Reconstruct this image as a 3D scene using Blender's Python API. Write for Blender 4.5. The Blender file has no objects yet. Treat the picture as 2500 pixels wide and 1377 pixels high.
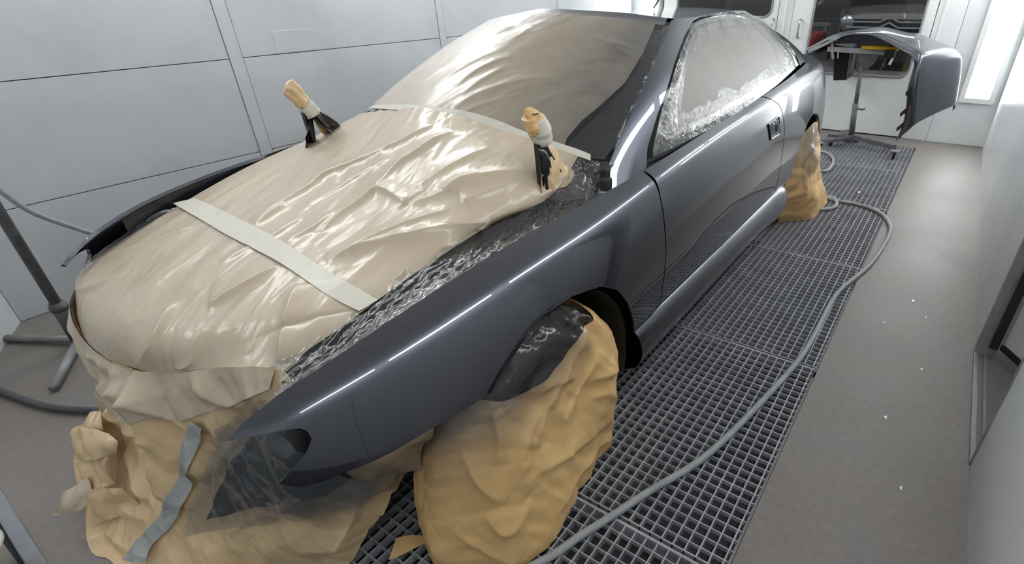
"""A grey coupe masked up in a spray booth."""
import bpy, math, random
import numpy as np
from mathutils import Vector, Matrix
from mathutils.geometry import delaunay_2d_cdt

random.seed(7)
SC = bpy.context.scene
COL = SC.collection

# ---------------------------------------------------------------- camera
cam_data = bpy.data.cameras.new('camera')
cam_data.sensor_width = 36.0
cam_data.lens = 36.0 * 1268.1 / 2500.0
cam_data.shift_x = -(1426.3 - 1250.0) / 2500.0
cam_data.shift_y = (723.5 - 688.5) / 2500.0
cam_data.clip_start = 0.02
cam = bpy.data.objects.new('camera', cam_data)
COL.objects.link(cam)
_yaw, _pit, _rol = 0.5982, 0.5312, 0.0191
_f = Vector((-math.sin(_yaw) * math.cos(_pit), math.cos(_yaw) * math.cos(_pit), -math.sin(_pit)))
_r = Vector((math.cos(_yaw), math.sin(_yaw), 0))
_d = _f.cross(_r)
_r, _d = _r * math.cos(_rol) + _d * math.sin(_rol), _d * math.cos(_rol) - _r * math.sin(_rol)
cam.matrix_world = Matrix(((_r.x, -_d.x, -_f.x, 0), (_r.y, -_d.y, -_f.y, 0), (_r.z, -_d.z, -_f.z, 1.45), (0, 0, 0, 1)))
SC.camera = cam

# ---------------------------------------------------------------- world, view, lights
world = bpy.data.worlds.new('world')
SC.world = world
world.use_nodes = True
world.node_tree.nodes['Background'].inputs[0].default_value = (.78, .80, .84, 1)
world.node_tree.nodes['Background'].inputs[1].default_value = .5
SC.view_settings.view_transform = 'Standard'
SC.view_settings.look = 'None'
SC.view_settings.gamma = 1.0
SC.view_settings.exposure = 0.0
SC.view_settings.use_curve_mapping = False
LAMP_STRENGTH = 17.5          # emission of the booth's tube fittings

# ---- smooth surfaces -------------------------------------------------------
def spline_matrix(n, x):
    """natural cubic spline weights: knots 0..n-1, evaluated at x -> (len(x), n)"""
    x = np.atleast_1d(np.asarray(x, float))
    A = np.zeros((n, n)); B = np.zeros((n, n))
    A[0, 0] = A[-1, -1] = 1.0
    for i in range(1, n - 1):
        A[i, i - 1:i + 2] = (1, 4, 1); B[i, i - 1:i + 2] = (6, -12, 6)
    M2 = np.linalg.solve(A, B)
    i = np.clip(np.floor(x).astype(int), 0, n - 2); t = x - i
    I = np.eye(n)
    a, b = (1 - t)[:, None], t[:, None]
    return a * I[i] + b * I[i + 1] + ((a ** 3 - a) * M2[i] + (b ** 3 - b) * M2[i + 1]) / 6


def curve(pts, m):
    """smooth curve of m points through pts"""
    pts = np.asarray(pts, float)
    if len(pts) < 3:
        t = np.linspace(0, 1, m)[:, None]
        return pts[0] * (1 - t) + pts[-1] * t
    return spline_matrix(len(pts), np.linspace(0, len(pts) - 1, m)) @ pts


class Surf:
    """bicubic surface through a net of points P[i][j]"""
    def __init__(self, P):
        self.P = np.asarray(P, float); self.nu, self.nv = self.P.shape[:2]

    def __call__(self, u, v):
        u = np.atleast_1d(np.asarray(u, float)); v = np.atleast_1d(np.asarray(v, float))
        return np.einsum('ka,kb,abc->kc', spline_matrix(self.nu, u), spline_matrix(self.nv, v), self.P)

    def normal(self, u, v, e=1e-3):
        u = np.atleast_1d(np.asarray(u, float)); v = np.atleast_1d(np.asarray(v, float))
        n = np.cross(self(u + e, v) - self(u - e, v), self(u, v + e) - self(u, v - e))
        return n / (np.linalg.norm(n, axis=1)[:, None] + 1e-12)


class Interp:
    def __init__(self, xs, ys):
        self.xs = np.asarray(xs, float); self.ys = np.asarray(ys, float)
        h = np.diff(self.xs); n = len(xs); A = np.zeros((n, n)); r = np.zeros(n)
        A[0, 0] = A[-1, -1] = 1
        for i in range(1, n - 1):
            A[i, i - 1], A[i, i], A[i, i + 1] = h[i - 1], 2 * (h[i - 1] + h[i]), h[i]
            r[i] = 6 * ((self.ys[i + 1] - self.ys[i]) / h[i] - (self.ys[i] - self.ys[i - 1]) / h[i - 1])
        self.m = np.linalg.solve(A, r)

    def __call__(self, x):
        x = np.asarray(x, float); i = np.clip(np.searchsorted(self.xs, x) - 1, 0, len(self.xs) - 2)
        h = self.xs[i + 1] - self.xs[i]; a = (self.xs[i + 1] - x) / h; b = 1 - a
        return a * self.ys[i] + b * self.ys[i + 1] + ((a ** 3 - a) * self.m[i] + (b ** 3 - b) * self.m[i + 1]) * h * h / 6


# flank of the car body, driver's side: stations along Y, rows from sill to belt
ST = [-.05, .1, .25, .4, .6, .9, 1.2, 1.5, 1.8, 2.2, 2.6, 3.0, 3.4, 3.8, 4.1, 4.3, 4.45]
F_xs = Interp([-.05, .1, .25, .4, .6, .9, 1.2, 1.8, 2.6, 3.2, 3.7, 4.05, 4.3, 4.45],
              [-1.10, -.96, -.845, -.768, -.715, -.692, -.69, -.69, -.69, -.69, -.692, -.71, -.775, -.90])
F_xe = Interp([-.05, .1, .25, .4, .6, .9, 1.2, 1.5, 1.8, 2.2, 2.9, 3.4, 3.85, 4.25, 4.45],
              [-1.22, -1.04, -.935, -.89, -.868, -.857, -.845, -.81, -.785, -.778, -.778, -.795, -.835, -.91, -1.0])
F_ze = Interp([-.05, .1, .25, .4, .6, .9, 1.2, 1.5, 1.8, 2.2, 2.9, 3.4, 3.85, 4.25, 4.45],
              [.63, .70, .775, .822, .857, .882, .892, .915, .942, .965, .995, 1.02, 1.035, 1.03, 1.0])


def flank_rows(y):
    xs, xe, ze = float(F_xs(y)), float(F_xe(y)), float(F_ze(y)); a = xs - xe; b = ze - .56
    return [(xs - .055, y, .20), (xs - .014, y, .38), (xs, y, .56), (xs - .11 * a, y, .56 + .45 * b),
            (xs - .31 * a, y, .56 + .75 * b), (xs - .58 * a, y, .56 + .92 * b), (xe, y, ze)]


FLANK = Surf([flank_rows(y) for y in ST])

# greenhouse: from the middle of the windscreen round the pillar, along the door glass to the rear screen
BELT = [(-1.6, 1.20, .95), (-1.37, 1.235, .95), (-1.16, 1.31, .948), (-1.01, 1.40, .945), (-.93, 1.475, .942), (-.888, 1.55, .94), (-.858, 1.64, .941),
        (-.825, 1.82, .947), (-.79, 2.2, .962), (-.785, 2.8, .99), (-.81, 3.3, 1.012), (-.855, 3.82, 1.04), (-.98, 4.16, 1.04),
        (-1.3, 4.26, 1.05), (-1.6, 4.28, 1.05)]
RAIL = [(-1.6, 2.08, 1.385), (-1.42, 2.095, 1.381), (-1.27, 2.125, 1.373), (-1.16, 2.17, 1.362), (-1.095, 2.215, 1.351), (-1.06, 2.275, 1.344), (-1.05, 2.36, 1.342),
        (-1.05, 2.48, 1.343), (-1.062, 2.64, 1.345), (-1.075, 2.88, 1.348), (-1.085, 3.14, 1.345), (-1.12, 3.36, 1.335), (-1.22, 3.5, 1.33),
        (-1.42, 3.55, 1.34), (-1.6, 3.56, 1.345)]
BULGE = [(0, -.02, .03), (0, -.02, .03), (.005, -.02, .028), (.01, -.018, .026), (.016, -.014, .022), (.02, -.008, .017), (.023, -.003, .012), (.025, 0, .009), (.025, 0, .008),
         (.025, 0, .008), (.024, 0, .008), (.02, .005, .01), (.012, .012, .015), (0, .015, .02), (0, .015, .02)]
C0 = len(BELT) - 1


def glass_rows(b, r, k):
    b, r, k = np.array(b), np.array(r), np.array(k)
    return [b + (r - b) * w + k * 4 * w * (1 - w) for w in (0, .25, .5, .75, 1)]


def ring(half, mirror=True, dy=0.0, dz=0.0):
    """half ring (centre front to centre rear) -> whole ring, rear-right round the front to rear-left"""
    h = [tuple(p) for p in half]
    if not mirror:
        return [(-p[0], p[1], p[2]) for p in h[:0:-1]] + h
    return [(-3.2 - p[0], p[1] + dy * min(1, (p[0] + 1.6) / .5), p[2] - dz * min(1, (p[0] + 1.6) / .5)) for p in h[:0:-1]] + h


GLASS = Surf([glass_rows(b, r, k) for b, r, k in
              zip(ring(BELT, True, .03, .005), ring(RAIL, True, .10, .03), ring(BULGE, False))])
# ---- measured outlines, in metres or surface parameters
FENDER_FRONT = [[1.666, 5.516], [1.897, 5.848], [2.336, 6.047]]
FENDER_NOTCH = [[1.914, 4.913], [2.142, 4.535], [2.308, 4.244], [2.348, 4.032], [2.347, 3.762], [2.259, 3.534], [2.128, 3.332], [1.986, 3.139], [1.844, 2.961], [2.01, 2.645], [2.236, 2.56], [2.467, 2.564], [2.781, 2.523], [3.072, 2.529], [3.491, 2.58], [3.742, 2.557]]
FENDER_ARCH = [[4.131, 2.545], [4.307, 2.816], [4.569, 3.124], [4.9, 3.271], [5.292, 3.231], [5.732, 2.968], [6.016, 2.597], [6.209, 2.117], [6.35, 1.6], [6.445, 1.15]]
DOOR_GAP_FRONT = [[7.02, 1.287], [7.123, 2.484], [7.122, 3.098], [7.131, 4.233], [7.179, 5.103]]
DOOR_GAP_REAR = [[10.503, 5.094], [10.739, 4.325], [10.945, 3.144], [10.94, 2.556], [10.917, 1.887]]
HANDLE = [[10.203, 3.895], [10.616, 3.954], [10.705, 3.284], [10.675, 3.191], [10.299, 3.244]]
SCREEN_EDGE = [[18.367, .283], [18.413, .887], [18.486, 1.532], [18.558, 2.139], [18.663, 2.886], [18.831, 3.842]]
WINDOW_GAP = [[20.358, -.264], [20.093, .19], [19.936, 1.004], [19.95, 1.905], [19.922, 2.429], [20.024, 2.881], [20.144, 3.253], [20.36, 3.596], [20.725, 3.851], [21.418, 3.962], [22.435, 4.012], [23.315, 3.987], [23.478, 3.949], [24.133, 3.837], [24.872, 3.604], [25.01, 3.086], [24.916, 2.675], [24.823, 1.975], [24.874, 1.252], [24.777, .522], [24.647, -.015]]
BAY_NET = [[[-2.185, .29, .64], [-1.991, .228, .575], [-1.591, .236, .615], [-1.331, .312, .675], [-1.072, .379, .735]], [[-2.29, .381, .68], [-1.771, .31, .72], [-1.433, .335, .745], [-1.274, .409, .76], [-1.049, .473, .765]], [[-2.284, .675, .785], [-1.889, .647, .815], [-1.543, .614, .825], [-1.253, .586, .82], [-1.035, .605, .8]], [[-2.315, .968, .855], [-1.849, .957, .88], [-1.481, .916, .885], [-1.127, .856, .875], [-1.026, .993, .86]], [[-2.304, 1.225, .905], [-1.755, 1.133, .955], [-1.378, 1.078, .965], [-1.08, 1.064, .94], [-.975, 1.222, .885]], [[-2.25, 1.496, .979], [-1.773, 1.378, 1.068], [-1.498, 1.357, 1.076], [-1.206, 1.375, 1.033], [-.985, 1.426, .976]]]
BAY_FOLDS = [
    [.016, .018, -1.731, .700, .834, -1.772, .832, .856, -1.780, .936, .878, -1.788, 1.006, .898, -1.677, 1.096, .948, -1.566, 1.180, 1.003, -1.505, 1.276, 1.048],
    [.012, .016, -1.503, .667, .836, -1.474, .765, .854, -1.489, .850, .869],
    [.020, .022, -1.429, .740, .850, -1.454, .831, .867, -1.456, .913, .885, -1.449, .972, .905, -1.328, .949, .905, -1.270, .933, .901],
    [.018, .020, -1.464, .977, .907, -1.460, 1.090, .966, -1.432, 1.131, .988, -1.429, 1.181, 1.010, -1.403, 1.271, 1.041],
    [.022, .022, -1.272, .647, .834, -1.209, .745, .853, -1.109, .861, .875, -1.040, .955, .884, -1.017, 1.016, .882],
    [.018, .020, -1.169, 1.009, .935, -1.162, 1.050, .951, -1.109, 1.129, .963, -1.051, 1.242, .961],
    [.014, .020, -1.101, .996, .923, -1.069, 1.051, .933, -1.036, 1.193, .945],
    [.014, .018, -2.280, .388, .684, -2.105, .461, .739, -1.988, .563, .786, -1.920, .642, .812],
    [.012, .014, -2.169, .294, .648, -2.052, .319, .686, -1.951, .385, .732],
    [.012, .014, -1.711, .686, .833, -1.746, .814, .854],
    [.020, .022, -1.431, .399, .773, -1.401, .465, .793, -1.389, .579, .821],
    [.016, .020, -1.580, .238, .620, -1.510, .264, .684, -1.505, .302, .728, -1.563, .365, .759],
    [.014, .016, -1.430, .279, .659, -1.369, .307, .682, -1.376, .358, .752],
    [.030, .030, -1.166, .458, .771, -1.090, .391, .736],
    [.022, .030, -1.251, .554, .812, -1.190, .482, .784, -1.166, .458, .771],
    [.012, .016, -1.240, .705, .845, -1.200, .845, .875, -1.108, .953, .907],
    [.012, .018, -1.262, .933, .902, -1.184, .997, .931, -1.116, 1.106, .960],
    [.008, .014, -1.599, .520, .804, -1.579, .634, .828, -1.593, .779, .853],
    [.008, .014, -1.646, .843, .863, -1.633, .998, .904, -1.526, 1.099, .966],
    [.010, .018, -1.284, 1.006, .934, -1.242, 1.132, .985, -1.214, 1.257, 1.012],
]
TAPE_A = [[[2.016, -.092], [1.931, 1.429], [1.962, 2.599], [1.889, 3.456], [1.868, 3.988]], [[2.178, .121], [2.124, 1.365], [2.154, 2.543], [2.114, 3.359], [2.047, 4.024]]]
TAPE_B = [[[10.391, .357], [13.114, .702], [14.409, .768], [15.269, .628], [16.113, .369], [17.601, .032]], [[11.323, .543], [12.999, .821], [14.392, .907], [15.303, .765], [16.078, .521], [17.516, .156]]]
SCREEN_FOLDS = [
    [.010, .018, -1.518, 1.394, 1.073, -1.485, 1.446, 1.101, -1.436, 1.506, 1.129, -1.332, 1.592, 1.159, -1.229, 1.640, 1.164],
    [.008, .012, -1.589, 1.501, 1.136, -1.555, 1.598, 1.187, -1.461, 1.689, 1.225],
    [.007, .012, -1.527, 1.457, 1.110, -1.491, 1.561, 1.164, -1.437, 1.645, 1.201],
    [.006, .010, -1.713, 1.485, 1.114, -1.653, 1.595, 1.181, -1.562, 1.696, 1.235],
    [.010, .018, -1.223, 1.518, 1.097, -1.181, 1.571, 1.115, -1.118, 1.631, 1.128, -1.037, 1.703, 1.132],
    [.010, .016, -1.229, 1.908, 1.286, -1.157, 1.898, 1.265, -1.057, 1.927, 1.240],
    [.010, .016, -1.152, 1.887, 1.259, -1.070, 1.888, 1.230, -1.021, 1.897, 1.210],
    [.012, .020, -1.093, 1.482, 1.034, -1.138, 1.516, 1.071, -1.160, 1.580, 1.114],
    [.008, .016, -1.190, 1.704, 1.187, -1.114, 1.754, 1.188, -1.041, 1.808, 1.183],
    [.008, .016, -1.200, 1.746, 1.210, -1.120, 1.820, 1.220, -1.033, 1.855, 1.200],
    [.006, .012, -1.900, 1.513, 1.088, -1.789, 1.609, 1.164, -1.733, 1.732, 1.232],
    [.008, .016, -1.495, 1.350, 1.044, -1.414, 1.443, 1.090, -1.295, 1.538, 1.124],
    [.006, .012, -1.535, 1.769, 1.267, -1.520, 1.831, 1.293, -1.515, 1.881, 1.312],
    [.006, .012, -1.682, 1.809, 1.275, -1.646, 1.850, 1.296, -1.615, 1.896, 1.318],
    [.007, .016, -1.379, 1.498, 1.116, -1.290, 1.582, 1.146, -1.157, 1.654, 1.153],
]
SCREEN_FOOT = [[17.064, .225], [16.483, .397], [15.948, .564], [15.203, .748], [14.392, .907], [13.709, .889], [12.935, .801], [11.578, .58]]
SCREEN_TAN_EDGE = [[17.857, 3.607], [17.857, 2.644], [17.644, 1.821], [17.213, 1.265], [16.876, .869], [16.719, .525], [16.755, .216]]
DRAPE_NET = [[[-2.27, .42, .665], [-2.25, .38, .48], [-2.22, .34, .32], [-2.2, .33, .17], [-2.15, .32, 0]], [[-2.185, .29, .64], [-2.107, .235, .48], [-2.055, .179, .32], [-2.126, .081, .17], [-1.923, -.018, 0]], [[-1.991, .228, .575], [-1.989, .201, .42], [-1.957, .158, .28], [-1.973, .078, .14], [-1.743, -.043, 0]], [[-1.591, .236, .615], [-1.679, .208, .45], [-1.694, .165, .3], [-1.704, .095, .15], [-1.586, -.005, 0]], [[-1.331, .312, .675], [-1.408, .263, .5], [-1.47, .207, .33], [-1.515, .143, .16], [-1.459, .05, 0]], [[-1.072, .379, .735], [-1.168, .323, .55], [-1.247, .263, .37], [-1.333, .198, .18], [-1.335, .103, 0]], [[-1.026, .357, .66], [-1.041, .317, .52], [-1.114, .299, .36], [-1.196, .272, .18], [-1.248, .231, 0]], [[-.903, .389, .6], [-.959, .389, .46], [-1.038, .374, .3], [-1.107, .34, .15], [-1.169, .297, 0]], [[-.789, .554, .6], [-.859, .546, .48], [-.969, .545, .3], [-1.056, .475, .14], [-1.114, .367, 0]]]
DRAPE_FOLDS = [
    [.030, .030, -1.592, .235, .611, -1.575, .235, .571, -1.553, .194, .344, -1.551, .158, .220],
    [.016, .020, -1.943, .174, .320, -1.645, .202, .414, -1.523, .218, .413],
    [.020, .020, -1.609, .232, .597, -1.772, .203, .439, -1.936, .175, .323],
    [.025, .020, -1.991, .220, .521, -1.645, .228, .585],
    [.020, .025, -1.956, .034, .095, -1.779, .066, .110, -1.631, .091, .126],
    [.020, .020, -1.840, -.007, .041, -1.653, .017, .038],
    [.016, .020, -1.574, .235, .565, -1.475, .249, .513, -1.410, .256, .473],
    [.020, .020, -1.372, .298, .677, -1.293, .312, .605, -1.215, .329, .602],
    [.020, .020, -1.329, .200, .182, -1.176, .277, .308, -.960, .387, .461],
    [.020, .025, -1.416, .252, .461, -1.402, .227, .353, -1.469, .165, .186],
    [.020, .020, -1.890, .207, .461, -1.987, .172, .323, -1.962, .121, .201],
    [.014, .020, -1.230, .312, .539, -1.303, .260, .399, -1.353, .216, .266],
    [.020, .020, -1.831, .147, .253, -1.724, .122, .200, -1.595, .127, .174],
    [.015, .020, -.947, .429, .428, -1.051, .400, .228, -1.119, .336, .109],
]
DRAPE_FILM = [[4.455, .967], [4.894, .711], [6.011, .133], [6.517, .272], [6.696, .633], [7.161, .89], [7.576, .87], [7.333, 1.48], [6.76, 1.761], [5.837, 2.462], [4.949, 2.818], [4.373, 3.122], [4.329, 2.525], [4.433, 1.736]]
DRAPE_DARK = [[4.988, .968], [6.232, .03], [6.517, .272], [6.696, .633], [7.05, .868], [6.711, 1.321], [5.947, 1.969], [5.158, 2.481], [4.591, 2.797], [4.647, 2.18], [4.777, 1.51]]
TAPE_C = [[[4.098, .851], [4.01, 1.488], [3.992, 2.179], [3.769, 2.904], [3.308, 3.388], [2.89, 3.752]], [[4.269, .981], [4.245, 1.611], [4.24, 2.29], [4.068, 2.985], [3.674, 3.38], [3.542, 3.653]]]
COVER_NET = [[[-.97, .55, 0], [-.97, .55, .2], [-.97, .58, .42], [-.97, .66, .55], [-.95, .8, .66]], [[-.88, .52, 0], [-.865, .53, .2], [-.86, .56, .42], [-.87, .64, .56], [-.88, .8, .675]], [[-.77, .58, 0], [-.775, .59, .2], [-.79, .62, .42], [-.8, .7, .57], [-.82, .82, .685]], [[-.665, .67, 0], [-.685, .68, .2], [-.71, .72, .42], [-.735, .77, .585], [-.77, .86, .69]], [[-.675, .93, 0], [-.69, .95, .2], [-.695, .95, .43], [-.715, .95, .6], [-.755, .95, .695]], [[-.722, 1.19, 0], [-.7, 1.2, .2], [-.695, 1.19, .42], [-.72, 1.12, .58], [-.77, 1.03, .685]], [[-.82, 1.27, 0], [-.8, 1.27, .2], [-.8, 1.25, .42], [-.8, 1.18, .56], [-.83, 1.06, .68]], [[-.97, 1.28, 0], [-.95, 1.28, .2], [-.95, 1.26, .42], [-.95, 1.19, .55], [-.95, 1.07, .67]]]
COVER_FOLDS = [
    [.016, .020, -.713, 1.052, .596, -.705, .944, .549, -.702, .827, .471, -.697, .757, .379],
    [.014, .018, -.694, 1.088, .507, -.693, .995, .444, -.694, .886, .367],
    [.018, .020, -.703, .810, .469, -.706, .759, .449, -.702, .709, .357, -.685, .700, .229],
    [.014, .020, -.806, .608, .434, -.762, .615, .315, -.710, .645, .253],
    [.016, .020, -.753, .604, .216, -.702, .631, .153, -.681, .720, .210],
    [.018, .014, -.690, 1.035, .426, -.687, 1.151, .389, -.688, 1.134, .434],
    [.014, .014, -.690, 1.032, .354, -.687, 1.127, .303, -.705, 1.209, .176],
    [.014, .018, -.689, .738, .289, -.689, .891, .230, -.692, 1.109, .167],
    [.014, .016, -.764, .688, .519, -.744, .681, .464, -.738, .655, .385],
    [.014, .014, -.711, .808, .525, -.705, .874, .524, -.697, .960, .482],
    [.012, .016, -.668, .788, .072, -.685, .971, .083, -.705, 1.157, .061],
    [.014, .020, -.836, .542, .155, -.765, .587, .083, -.687, .631, .019],
]
COVER_SPLIT = [[5.378, 2.68], [4.771, 3.109], [4.456, 3.097], [4.018, 2.874], [3.541, 2.696], [3.216, 2.652], [2.707, 2.475], [2.069, 2.36], [1.108, 2.292]]
REAR_COVER_NET = [[[-.95, 3.42, 0], [-.9, 3.4, .2], [-.85, 3.38, .4], [-.8, 3.5, .62]], [[-.85, 3.56, 0], [-.8, 3.47, .2], [-.76, 3.42, .4], [-.745, 3.52, .63]], [[-.72, 3.7, 0], [-.69, 3.6, .2], [-.69, 3.5, .42], [-.715, 3.58, .66]], [[-.6, 3.84, 0], [-.61, 3.74, .2], [-.655, 3.62, .44], [-.7, 3.66, .69]], [[-.605, 4.05, 0], [-.61, 3.95, .2], [-.65, 3.82, .44], [-.695, 3.74, .69]], [[-.61, 4.28, 0], [-.63, 4.12, .2], [-.67, 3.97, .42], [-.7, 3.85, .66]], [[-.75, 4.32, 0], [-.74, 4.18, .2], [-.74, 4.03, .4], [-.74, 3.92, .62]]]
BUMPER_NET = [[[-1.426, 6.4, .877], [-1.236, 6.4, .995], [-1.078, 6.4, 1.048], [-.871, 6.35, 1.088], [-.715, 6.3, 1.103], [-.506, 6.22, 1.067], [-.409, 6.2, 1.06], [-.243, 6.15, 1.003], [-.111, 6.1, .961], [-.044, 6.05, .908], [-.026, 6, .873], [.001, 6, .751], [.019, 6, .625], [.04, 6, .49]], [[-1.388, 6.28, .873], [-1.189, 6.22, .986], [-1.034, 6.15, 1.056], [-.842, 6.1, 1.081], [-.694, 6.05, 1.076], [-.507, 5.95, 1.02], [-.419, 5.88, .994], [-.351, 5.8, .97], [-.315, 5.73, .938], [-.295, 5.68, .879], [-.274, 5.66, .751], [-.249, 5.68, .616], [-.223, 5.7, .494], [-.197, 5.7, .372]], [[-1.353, 6.2, .858], [-1.156, 6.1, .966], [-1.012, 6.05, 1.042], [-.836, 6, 1.059], [-.695, 5.95, 1.035], [-.535, 5.85, .98], [-.464, 5.8, .953], [-.395, 5.73, .932], [-.353, 5.7, .881], [-.342, 5.7, .826], [-.343, 5.7, .675], [-.322, 5.7, .559], [-.3, 5.7, .365], [-.319, 5.7, .204]]]
HOSE = [[-.64, .667, .013], [-.593, .787, .013], [-.536, .934, .013], [-.474, 1.097, .013], [-.401, 1.269, .013], [-.341, 1.517, .013], [-.283, 1.851, .013], [-.245, 2.175, .013], [-.24, 2.58, .013], [-.216, 2.874, .013], [-.143, 3.213, .013], [-.106, 3.61, .013], [-.106, 3.884, .013], [-.152, 4.072, .013], [-.237, 4.208, .013], [-.39, 4.286, .013], [-.538, 4.291, .013]]
FLAPS = [[[[-1.971, -.015, .13], [-1.951, .028, .15], [-1.921, .052, .17]], [[-1.984, -.04, .09], [-1.921, -0, .13], [-1.888, .039, .14]], [[-2.007, -.062, .05], [-1.921, -.027, .08], [-1.892, .016, .1]]], [[[-2.038, .084, .26], [-1.93, .111, .33], [-1.825, .14, .34]], [[-2.058, .069, .22], [-1.862, .093, .31], [-1.767, .141, .33]], [[-2.018, .056, .19], [-1.851, .079, .26], [-1.799, .128, .28]]], [[[-2.055, .097, .27], [-1.963, .145, .34], [-1.931, .163, .35]], [[-2.052, .086, .25], [-1.93, .117, .32], [-1.897, .147, .33]], [[-2.014, .098, .25], [-1.922, .123, .29], [-1.868, .142, .31]]], [[[-2.004, .056, .18], [-1.881, .099, .25], [-1.808, .115, .27]], [[-1.982, .043, .15], [-1.882, .075, .2], [-1.824, .092, .22]], [[-1.934, .037, .12], [-1.848, .063, .16], [-1.806, .085, .18]]], [[[-1.9, .031, .13], [-1.808, .069, .18], [-1.716, .091, .21]], [[-1.892, .012, .07], [-1.803, .058, .13], [-1.687, .097, .17]], [[-1.875, -.003, .03], [-1.783, .052, .08], [-1.663, .095, .12]]]]
LAMP_BAY = [[-.865, .275, .753], [-.865, .306, .727], [-.865, .308, .698], [-.865, .289, .678], [-.865, .276, .699], [-.865, .272, .729]]

# ---------------------------------------------------------------- helpers
def norm(v):
    v = np.asarray(v, float)
    return v / (np.linalg.norm(v) + 1e-12)


def tag(o, label=None, cat=None, group=None, kind=None):
    if label: o['label'] = label
    if cat: o['category'] = cat
    if group: o['group'] = group
    if kind: o['kind'] = kind
    return o


def thing(name, loc, label, cat, group=None):
    o = bpy.data.objects.new(name, None)
    o.empty_display_size = .1
    o.location = loc
    COL.objects.link(o)
    return tag(o, label, cat, group)


def obj(name, V, F, mat, parent=None, normals=None, smooth=True, spray=None):
    """one mesh object; vertices are world positions"""
    V = np.asarray(V, float)
    base = np.array(parent_loc(parent))
    me = bpy.data.meshes.new(name)
    me.from_pydata((V - base).tolist(), [], [list(map(int, f)) for f in F])
    me.materials.append(mat)
    if smooth:
        me.polygons.foreach_set('use_smooth', [True] * len(me.polygons))
    if normals is not None:
        me.normals_split_custom_set_from_vertices(np.asarray(normals).tolist())
    if spray is not None:       # grey paint dust on the masking; on the window paper, a darkened rim
        me.attributes.new('overspray_and_rim', 'FLOAT', 'POINT').data.foreach_set('value', np.asarray(spray, np.float32))
    me.update()
    o = bpy.data.objects.new(name, me)
    COL.objects.link(o)
    if parent is not None:
        o.parent = parent
    return o


def parent_loc(p):
    loc = Vector((0, 0, 0))
    while p is not None:
        loc += p.location
        p = p.parent
    return loc


class MB:
    """gathers simple shapes into one mesh"""
    def __init__(self):
        self.V, self.F, self.n = [], [], 0

    def add(self, V, F):
        self.V += [tuple(map(float, v)) for v in V]
        self.F += [[i + self.n for i in f] for f in F]
        self.n += len(V)
        return self

    def box(self, a, b):
        (x0, y0, z0), (x1, y1, z1) = a, b
        V = [(x0, y0, z0), (x1, y0, z0), (x1, y1, z0), (x0, y1, z0), (x0, y0, z1), (x1, y0, z1), (x1, y1, z1), (x0, y1, z1)]
        return self.add(V, [(0, 3, 2, 1), (4, 5, 6, 7), (0, 1, 5, 4), (1, 2, 6, 5), (2, 3, 7, 6), (3, 0, 4, 7)])

    def bar(self, p, q, w, h, up=(0, 0, 1)):
        p, q = np.asarray(p, float), np.asarray(q, float)
        d = norm(q - p); s = np.cross(d, up)
        if np.linalg.norm(s) < 1e-6: s = np.cross(d, (1, 0, 0))
        s = norm(s) * w / 2; u = norm(np.cross(s, d)) * h / 2
        V = [p - s - u, p + s - u, p + s + u, p - s + u, q - s - u, q + s - u, q + s + u, q - s + u]
        return self.add(V, [(0, 1, 2, 3), (4, 7, 6, 5), (0, 4, 5, 1), (1, 5, 6, 2), (2, 6, 7, 3), (3, 7, 4, 0)])

    def tube(self, pts, r, n=10, caps=True):
        pts = np.asarray(pts, float); m = len(pts)
        r = np.broadcast_to(np.asarray(r, float), (m,))
        t = np.gradient(pts, axis=0); t /= np.linalg.norm(t, axis=1)[:, None] + 1e-12
        a = np.cross(t[0], (0, 0, 1))
        if np.linalg.norm(a) < .1: a = np.cross(t[0], (1, 0, 0))
        V = []
        for i in range(m):
            a = norm(a - t[i] * (a @ t[i])); b = np.cross(t[i], a)
            for k in range(n):
                w = 2 * math.pi * k / n
                V.append(pts[i] + r[i] * (a * math.cos(w) + b * math.sin(w)))
        F = [(i * n + k, i * n + (k + 1) % n, (i + 1) * n + (k + 1) % n, (i + 1) * n + k) for i in range(m - 1) for k in range(n)]
        if caps: F += [tuple(range(n))[::-1], tuple(range((m - 1) * n, m * n))]
        return self.add(V, F)

    def lathe(self, prof, c, axis=2, n=32):
        """prof: (radius, height) pairs round an axis through c"""
        V = []
        for r, h in prof:
            for k in range(n):
                w = 2 * math.pi * k / n; p = [r * math.cos(w), r * math.sin(w), h]
                if axis == 0: p = [p[2], p[0], p[1]]
                if axis == 1: p = [p[0], -p[2], p[1]]
                V.append([p[0] + c[0], p[1] + c[1], p[2] + c[2]])
        F = [(i * n + k, i * n + (k + 1) % n, (i + 1) * n + (k + 1) % n, (i + 1) * n + k) for i in range(len(prof) - 1) for k in range(n)]
        return self.add(V, F)

    def prism(self, poly, d):
        """flat polygon extruded by vector d"""
        P = np.asarray(poly, float); n = len(P); d = np.asarray(d, float)
        return self.add(list(P) + list(P + d), [tuple(range(n))[::-1], tuple(range(n, 2 * n))] + [(k, (k + 1) % n, n + (k + 1) % n, n + k) for k in range(n)])

    def build(self, name, mat, parent=None, smooth=False):
        return obj(name, self.V, self.F, mat, parent, smooth=smooth)


def bevel(o, w=.004, seg=2):
    m = o.modifiers.new('bevel', 'BEVEL'); m.width = w; m.segments = seg; m.limit_method = 'ANGLE'
    return o


def thicken(o, t):
    m = o.modifiers.new('thickness', 'SOLIDIFY'); m.thickness = t; m.offset = -1
    return o


# -- noise for crumpled paper
def _hash(ix, iy, seed):
    h = (ix.astype(np.int64) * 374761393 + iy.astype(np.int64) * 668265263 + seed * 974634777) & 0xffffffff
    h = ((h ^ (h >> 13)) * 1274126177) & 0xffffffff
    return ((h ^ (h >> 16)) & 0xffff) / 65535.0


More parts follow.
